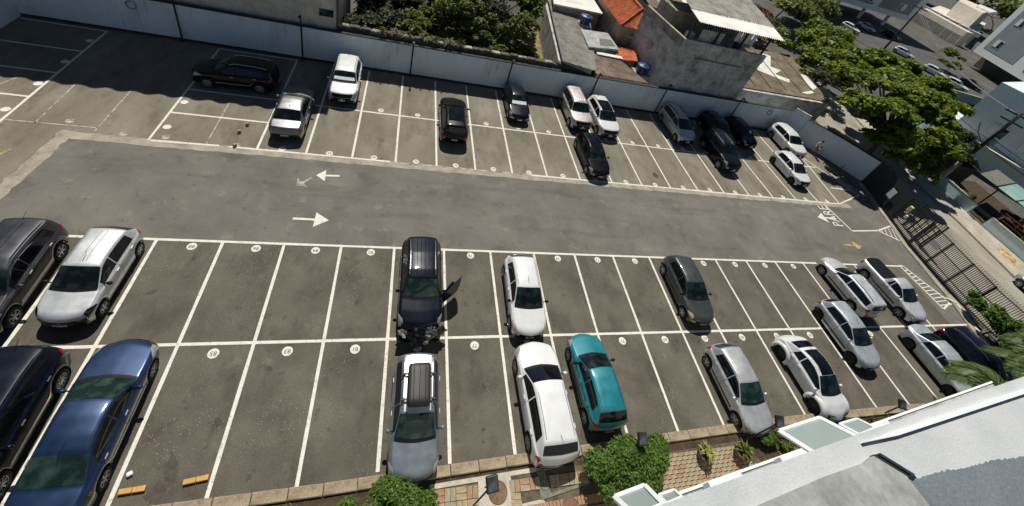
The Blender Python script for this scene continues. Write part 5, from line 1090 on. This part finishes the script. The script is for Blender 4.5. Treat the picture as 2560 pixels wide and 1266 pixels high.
# spiky plants on the rubble wall
def spiky(label, x, y, z, n, ln, mat, cat='plant', name='spiky_plant', up=1.0, wid=0.03):
    t = thing(name, label, cat, (x,y,z)); V = []
    for k in range(n):
        a = RNG.uniform(0, 2*math.pi); el = RNG.uniform(0.35, 1.25)*up; L_ = ln*RNG.uniform(0.6, 1.15); d = Vector((math.cos(a)*math.cos(el), math.sin(a)*math.cos(el), math.sin(el))); s = Vector((-math.sin(a), math.cos(a), 0))*wid
        p0 = Vector((RNG.normal(0,.03), RNG.normal(0,.03), 0)); p1 = p0+d*L_*0.55; p2 = p0+d*L_+Vector((0,0,-L_*0.30))
        V += [[p0-s*.6, p1-s, p1+s, p0+s*.6], [p1-s, p2-s*.15, p2+s*.15, p1+s]]
    link('leaves', leaf_mesh('leaves', np.array([[tuple(p) for p in q] for q in V]).reshape(-1,3), mat), t); return t
where = ['far left','second from the left','third from the left','in the middle','right of the middle lamp post','near the right end','last on the right']
for k, x in enumerate((7.6,8.5,9.4,10.4,11.3,12.3,13.2)): spiky('dry spiky plant on the rubble wall, '+where[k], x, 16.6, 2.85, 26, 0.75, leaf_dry if k % 2 else leaf_olive)
# bushes, hedge and planting at the building foot
tree('clipped_bush', 'low bright green bush before the grey estate', (9.9,-10.25,0.03), [(9.2,-10.2,0.62,0.75,0.55,0.42),(10.1,-10.05,0.72,0.80,0.60,0.45),(10.85,-10.15,0.68,0.55,0.5,0.42),(8.3,-10.4,0.45,0.7,0.45,0.3)], 14000, 0.055, leaf_bush, 'bush', 0.03, 9, 0.5, shell=0.4)
tree('clipped_bush', 'big round green bush behind the teal hatchback', (18.6,-9.95,0.03), [(17.5,-9.85,0.85,0.75,0.65,0.55),(18.4,-9.75,1.0,0.85,0.75,0.6),(19.3,-9.7,0.95,0.8,0.7,0.55),(18.9,-10.3,0.8,0.8,0.55,0.5),(17.8,-10.3,0.75,0.7,0.5,0.45)], 24000, 0.062, leaf_bush, 'bush', 0.04, 10, 0.5, shell=0.4)
tree('hedge', 'tall dark hedge inside the fence by the pickup', (47.4,-5.2,0.1), [(47.3,-4.4,1.3,0.8,1.2,1.2),(47.2,-5.8,1.5,1.0,1.2,1.3),(47.0,-7.2,1.5,1.1,1.2,1.3),(46.8,-8.6,1.4,1.1,1.2,1.2),(47.5,-3.4,1.2,0.5,0.6,0.8),(46.6,-6.4,0.9,0.6,0.9,0.7)], 22000, 0.10, leaf_bush, 'hedge', 0.06, 6, 0.5)
for k, (x, y, s, mt, lb) in enumerate(((25.7,-9.75,0.36,leaf_bush,'leafy shrub just right of the second plant pot'),(26.7,-9.55,0.40,leaf_mid,'dark shrub before the silver hatchback nose'),(27.6,-9.6,0.38,leaf_bush,'shrub at the corner of the open window'),(28.9,-9.3,0.30,leaf_olive,'small shrub touching the rounded white car'),(30.6,-9.35,0.30,leaf_bush,'weedy shrub under the rounded white car nose'),(32.4,-9.2,0.28,leaf_olive,'thin shrub right of the rounded white car'),(35.6,-9.2,0.26,leaf_olive,'grass clump by the last floodlight'),(7.0,-10.0,0.30,leaf_olive,'low ground plant left of the bright bush'),(25.4,-10.5,0.42,leaf_bush,'shrub at the brick path corner below the second pot'),(26.4,-10.9,0.45,leaf_mid,'dark shrub in the bed under the open window'),(27.6,-10.6,0.45,leaf_bush,'broad shrub deep in the bed by the window'),(28.6,-10.2,0.4,leaf_mid,'shrub in the bed left of the rounded white car'),(29.6,-9.9,0.36,leaf_bush,'low shrub in the bed just below the rounded white car'))):
    tree('shrub', lb, (x,y,0.03), [(x,y,s*0.9,s*1.5,s*1.1,s*0.8)], 1300, 0.055, mt, 'shrub', 0.03, 5)
for k, (x, y) in enumerate(((26.2,-10.3),(27.0,-10.2))): spiky('spiky rosette plant %s in the planted bed' % ('left' if k == 0 else 'right'), x, y, 0.05, 22, 0.42, leaf_lime, wid=0.035)
# palm
def palm(label, base, h, nf, L_, mat):
    t = thing('palm_tree', label, 'palm', base); m = MB(); m.smooth = True; m.tube([(0,0,0),(0.05,0,h*.5),(0.08,0.02,h)], [0.14,0.11,0.10], 8); m.build('trunk', bark, t)
    for k in range(nf):
        a = 2*math.pi*k/nf+RNG.normal(0,.12); el = RNG.uniform(0.25,0.95); pts = []
        for i in range(9):
            f = i/8; r_ = L_*f*math.cos(el)*(1-0.10*f); z_ = h+L_*f*math.sin(el)-L_*0.85*f*f; pts.append(Vector((math.cos(a)*r_+0.08, math.sin(a)*r_, z_)))
        V = []
        for i in range(1, 9):
            for q in range(5):
                f = (i-1+q/5)/8; p = pts[i-1].lerp(pts[i], q/5); d = (pts[i]-pts[i-1]).normalized(); sd = d.cross(Vector((0,0,1))).normalized(); ll = L_*0.34*math.sin(math.pi*(0.12+0.85*f))
                for sg in (1,-1):
                    tip = p+sd*sg*ll*0.8+d*ll*0.55+Vector((0,0,-ll*0.35)); w_ = d*0.026; V.append([p-w_, p.lerp(tip,.5)-w_*1.4, tip, p.lerp(tip,.5)+w_*1.4])
        fr = MB().tube(pts, [0.022*(1-0.8*i/8) for i in range(9)], 4).build('frond', mat, t)
        link('leaflets', leaf_mesh('leaflets', np.array([[tuple(p) for p in q] for q in V]).reshape(-1,3), mat), fr)
palm('feathery palm spreading over the two corner cars', (38.2,-9.1,0), 2.9, 22, 2.2, leaf_palm)
palm('second palm behind the first, nearer the fence', (42.4,-8.6,0), 3.1, 22, 2.3, leaf_palm)
palm('third palm at the right edge above the ledge', (45.6,-7.4,0), 2.8, 20, 2.1, leaf_palm)

# ================================================================== SMALL THINGS
def pot(x, y, r, label, plabel, mat):
    t = thing('plant_pot', label, 'pot', (x,y,0.05), 0, 'terracotta pots'); m = MB(); m.smooth = True
    m.lathe([(0.0,0.0),(r*0.6,0.0),(r*0.95,r*0.9),(r*1.0,r*1.3),(r*1.08,r*1.32),(r*1.08,r*1.45),(r*0.94,r*1.45),(r*0.92,r*1.25)], 24); m.build('pot_body', terracotta, t)
    MB().lathe([(r*0.93,r*1.28),(0.0,r*1.32)], 20).build('potting_soil', soil, t)
    spiky(plabel, x, y, 0.05+r*1.3, 46, r*1.6, mat, up=0.95, name='potted_plant', wid=0.045)
pot(22.2,-9.75,0.30,'terracotta pot on the brick path right of the round bush','pale yellow-green plant in the left terracotta pot',leaf_lime)
pot(24.0,-9.85,0.32,'dark terracotta pot at the edge of the planted bed','green plant in the right terracotta pot',leaf_mid)
def flood(x, y, h, label, face):
    t = thing('floodlight', label, 'floodlight', (x,y,0.03), 0, 'black floodlights on poles'); MB().tube([(0,0,0),(0,0,h)], 0.03, 8).build('pole', black_metal, t)
    o = MB().bbox((0,0,0),(0.36,0.12,0.42),0.02).build('lamp_head', black_metal, t, loc=(0,0.03,h+0.15), rot=(R(-62),0,R(face)))
    MB().box((0,-0.062,0),(0.30,0.006,0.35)).build('lamp_glass', glass_house, o); MB().box((0,0,h-0.02),(0.40,0.04,0.04)).build('bracket', steel, t)
flood(12.72,-10.3,2.7,'black floodlight on a pole above the brick path',8)
flood(24.55,-9.45,2.3,'black floodlight on a pole by the silver hatchback nose',-12)
flood(18.75,-9.35,1.55,'black floodlight standing in the round bush',-5)
flood(9.15,-10.55,1.15,'black floodlight standing in the low bright bush',0)
flood(33.75,-9.0,1.0,'black floodlight at the kerb near the palm',-20)
for k, (x, y, rz, lb) in enumerate(((2.85,-8.83,0.05,'yellow wooden block on the lower left bay, left one'),(4.38,-8.74,0.12,'yellow wooden block on the lower left bay, right one'))):
    t = thing('wheel_stop', lb, 'wheel stop', (x,y,0.01), rz, 'yellow wheel stops')
    for sx in (-0.16,0.16): MB().bbox((sx,0,0.045),(0.31,0.14,0.09),0.012).build('block', wood, t)
MB().bbox((0,0,0.05),(0.14,0.12,0.10),0.02).build('white_lump', sunshade, None, loc=(2.62,-8.42,0.01), rot=(0,0,0.5)); tag(bpy.data.objects['white_lump'],'small white lump beside the white line at the lower left','stone')
for k, (x, y, lb) in enumerate(((1.12,8.05,'small brick on the upper shared bay, upper of the pair'),(0.92,7.35,'small brick on the upper shared bay, lower of the pair'),(1.05,6.2,'small brick on the gutter line of the upper shared bay'))):
    t = tag(MB().bbox((0,0,0.09),(0.16,0.12,0.18),0.012).build('loose_brick', clay1, None, loc=(x,y,0.01), rot=(0,0,0.4*k)), lb, 'brick', 'loose bricks')

# ------------------------------------------------------------------ person by the far wall
def person():
    t = thing('person', 'person in a pale pink top and dark shorts bending forward by the far wall', 'person', (48.3,13.0,0.0), R(205))
    V = {'pel':(0,0,.92),'spi':(.07,0,1.12),'che':(.17,0,1.34),'nec':(.25,0,1.47),'hed':(.31,0,1.58),'top':(.33,0,1.72),
         'hl':(0,.10,.88),'kl':(.06,.11,.49),'al':(-.03,.12,.09),'tl':(.12,.13,.04),'hr':(0,-.10,.88),'kr':(.14,-.11,.50),'ar':(.02,-.12,.09),'tr':(.17,-.13,.04),
         'sl':(.19,.19,1.38),'el':(.30,.26,1.14),'wl':(.47,.20,1.00),'sr':(.19,-.19,1.38),'er':(.34,-.25,1.16),'wr':(.52,-.18,1.04)}
    rad = {'pel':.14,'spi':.125,'che':.14,'nec':.055,'hed':.09,'top':.075,'hl':.085,'kl':.06,'al':.042,'tl':.035,'hr':.085,'kr':.06,'ar':.042,'tr':.035,'sl':.06,'el':.042,'wl':.03,'sr':.06,'er':.042,'wr':.03}
    E = [('pel','spi'),('spi','che'),('che','nec'),('nec','hed'),('hed','top'),('pel','hl'),('hl','kl'),('kl','al'),('al','tl'),('pel','hr'),('hr','kr'),('kr','ar'),('ar','tr'),('che','sl'),('sl','el'),('el','wl'),('che','sr'),('sr','er'),('er','wr')]
    for s_, y_ in (('l',1),('r',-1)):
        w = Vector(V['w'+s_])
        for k in range(5):
            n1, n2 = 'f%s%d' % (s_, k), 'g%s%d' % (s_, k); off = (k-2)*0.018
            V[n1] = tuple(w+Vector((.07 if k else .03, off*1.3+(-.04*y_ if k == 0 else 0), -.02))); V[n2] = tuple(w+Vector((.12 if k else .07, off*1.5+(-.05*y_ if k == 0 else 0), -.055))); rad[n1] = .011; rad[n2] = .009
            E += [('w'+s_, n1), (n1, n2)]
    ks = list(V); me = bpy.data.meshes.new('body'); me.from_pydata([V[k] for k in ks], [(ks.index(a), ks.index(b)) for a, b in E], [])
    for m_ in (skin, top_cloth, pants_cloth, hairm): me.materials.append(m_)
    o = link('body', me, t); md = o.modifiers.new('skin', 'SKIN'); 
    if not me.skin_vertices: me.attributes.new if False else None
    bpy.context.view_layer.objects.active = o
    sv = me.skin_vertices[0].data if me.skin_vertices else None
    if sv:
        for i, k in enumerate(ks): sv[i].radius = (rad[k], rad[k]); sv[i].use_root = (k == 'pel')
    sb_ = o.modifiers.new('sub', 'SUBSURF'); sb_.levels = 2; sb_.render_levels = 2
    dg = bpy.context.evaluated_depsgraph_get(); ev = bpy.data.meshes.new_from_object(o.evaluated_get(dg)); o.modifiers.clear(); o.data = ev
    ev.materials.clear(); [ev.materials.append(m_) for m_ in (skin, top_cloth, pants_cloth, hairm)]
    for p in ev.polygons:
        c_ = p.center; p.use_smooth = True; mi = 0
        if 0.98 < c_.z < 1.45 and abs(c_.y) < 0.24 and c_.x < 0.33: mi = 1
        elif 0.55 < c_.z <= 0.98 and c_.x < 0.25: mi = 2
        elif c_.z > 1.57 and (c_.x < 0.33 or c_.z > 1.72): mi = 3
        p.material_index = mi
    h = ell((.30,0,1.66),(.105,.095,.12), 12, 8).build('hair', hairm, t)
    for yy in (.035,-.035): ell((.405,yy,1.63),(.012,.014,.01)).build('eye', hairm, t)
    ell((.42,0,1.60),(.018,.014,.022)).build('nose', skin, t); ell((.405,0,1.555),(.01,.03,.008)).build('mouth', clay2, t)
    for yy in (.092,-.092): ell((.32,yy,1.62),(.025,.012,.032)).build('ear', skin, t)
    for yy in (.125,-.125): ell((.06 if yy > 0 else .11,yy,.045),(.13,.048,.045)).build('shoe', carblack, t)
person()

# ================================================================== THE BUILDING THE PHOTO IS TAKEN FROM
ob = thing('own_building', 'white building ledge with grey slab in the lower right corner', 'building')
e1 = Vector((math.cos(R(6.5)), math.sin(R(6.5)))); nb = Vector((-e1.y, e1.x))
def fp(s_, o_): q = Vector((10.81,-12.54))+e1*s_+nb*o_; return (q.x, q.y)
MB().prism([(9.4,-12.71),(10.81,-12.54),(12.87,-12.30),(15.64,-11.99),(17.6,-11.765),(26,-10.82),(26,-15),(9.4,-15)], 14.28, 14.5).build('ledge', stucco_white, ob)
MB().prism([fp(-1.6,-0.16),fp(15.4,-0.16),fp(15.4,-3),fp(-1.6,-3)], 0.0, 14.28).build('wall', stucco_white, ob)
MB().prism([(12.80,-12.368),(13.23,-12.352),(15.37,-12.15),(17.4,-11.95),(17.4,-11.91),(15.37,-12.11),(13.23,-12.315)], 14.5, 14.535).build('drip_edge', white_metal, ob)
MB().prism([(11.1,-12.70),(11.57,-12.62),(12.26,-12.53),(12.68,-12.49),(12.80,-12.46),(13.0,-12.61),(13.03,-12.79),(13.0,-13.2),(11.0,-13.2)], 14.5, 14.545).build('concrete_slab', slabgrey, ob)
MB().prism([(12.815,-12.452),(12.865,-12.45),(13.075,-12.605),(13.02,-12.625)], 14.5, 14.53).build('joint_strip', rubber, ob)
MB().prism([(12.87,-12.45),(12.95,-12.44),(13.15,-12.59),(13.08,-12.61)], 14.5, 14.56).build('slab_edge', stucco_white, ob)
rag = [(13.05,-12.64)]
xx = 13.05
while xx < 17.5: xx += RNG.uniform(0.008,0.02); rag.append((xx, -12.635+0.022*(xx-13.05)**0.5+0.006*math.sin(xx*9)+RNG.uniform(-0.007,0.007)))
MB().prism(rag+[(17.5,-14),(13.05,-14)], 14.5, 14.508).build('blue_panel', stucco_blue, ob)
MB().prism([fp(3.2,0.02),fp(15.2,0.02),fp(15.2,-0.3),fp(3.2,-0.3)], 9.0, 9.15).build('lower_ledge', stucco_white, ob)
MB().prism([fp(3.2,0.22),fp(15.2,0.27),fp(15.2,0.02),fp(3.2,0.02)], 8.98, 9.06).build('lower_ledge', slabgrey, ob)
MB().prism([fp(3.2,0.265),fp(15.2,0.315),fp(15.2,0.27),fp(3.2,0.22)], 8.94, 9.10).build('ledge_lip', white_metal, ob)
for s0, s1 in ((4.4,5.2),(6.3,7.4),(9.2,9.9)): MB().prism([fp(s0,0.255),fp(s1,0.255),fp(s1,0.12),fp(s0,0.12)], 9.06, 9.3).build('planter_tray', white_metal, ob)
MB().prism([fp(1.0,-0.02),fp(15.2,-0.02),fp(15.2,-0.3),fp(1.0,-0.3)], 5.9, 6.05).build('lower_ledge', slabgrey, ob)
for k in range(9): s_ = 7.9+k*0.1; MB().prism([fp(s_,0.235),fp(s_+.03,0.235),fp(s_+.03,0.05),fp(s_,0.05)], 9.062, 9.10).build('grating_bar', grey_metal, ob)
wnames = ['large open window nearest the round white car','small open window below the large one','open window cut by the bottom edge','small open window left of the ledge foot']
for (o1,o2,i1,i2,zo,zi), nm in zip((((14.42,-11.75),(15.25,-11.65),(15.12,-12.08),(14.31,-12.21),12.2,12.75),((19.11,-11.15),(19.72,-11.09),(19.55,-11.38),(18.99,-11.46),9.3,9.7),((11.72,-12.18),(12.13,-12.12),(11.95,-12.37),(11.61,-12.42),12.2,12.75),((14.05,-11.88),(14.39,-11.84),(14.23,-12.0),(13.9,-12.05),9.3,9.7)), wnames):
    t = link('awning_window', None, ob); t['label'] = nm
    q = [Vector((*o1,zo)), Vector((*o2,zo)), Vector((*i1,zi)), Vector((*i2,zi))]; nrm = (q[1]-q[0]).cross(q[3]-q[0]).normalized()
    for a, b in ((0,1),(1,2),(2,3),(3,0)): MB().tube([q[a], q[b]], 0.035, 4).build('frame_bar', white_metal, t)
    c_ = sum(q, Vector())/4; qi = [v.lerp(c_, 0.03) for v in q]
    m = MB(); m.add([v+nrm*0.006 for v in qi]+[v-nrm*0.006 for v in qi], [(0,1,2,3),(7,6,5,4)]); m.build('pane', frosted, t)
    for k in (1, 2): MB().tube([q[k], q[k]+Vector((-0.05,-0.25,0.30))], 0.014, 5).build('stay_arm', black_metal, t)
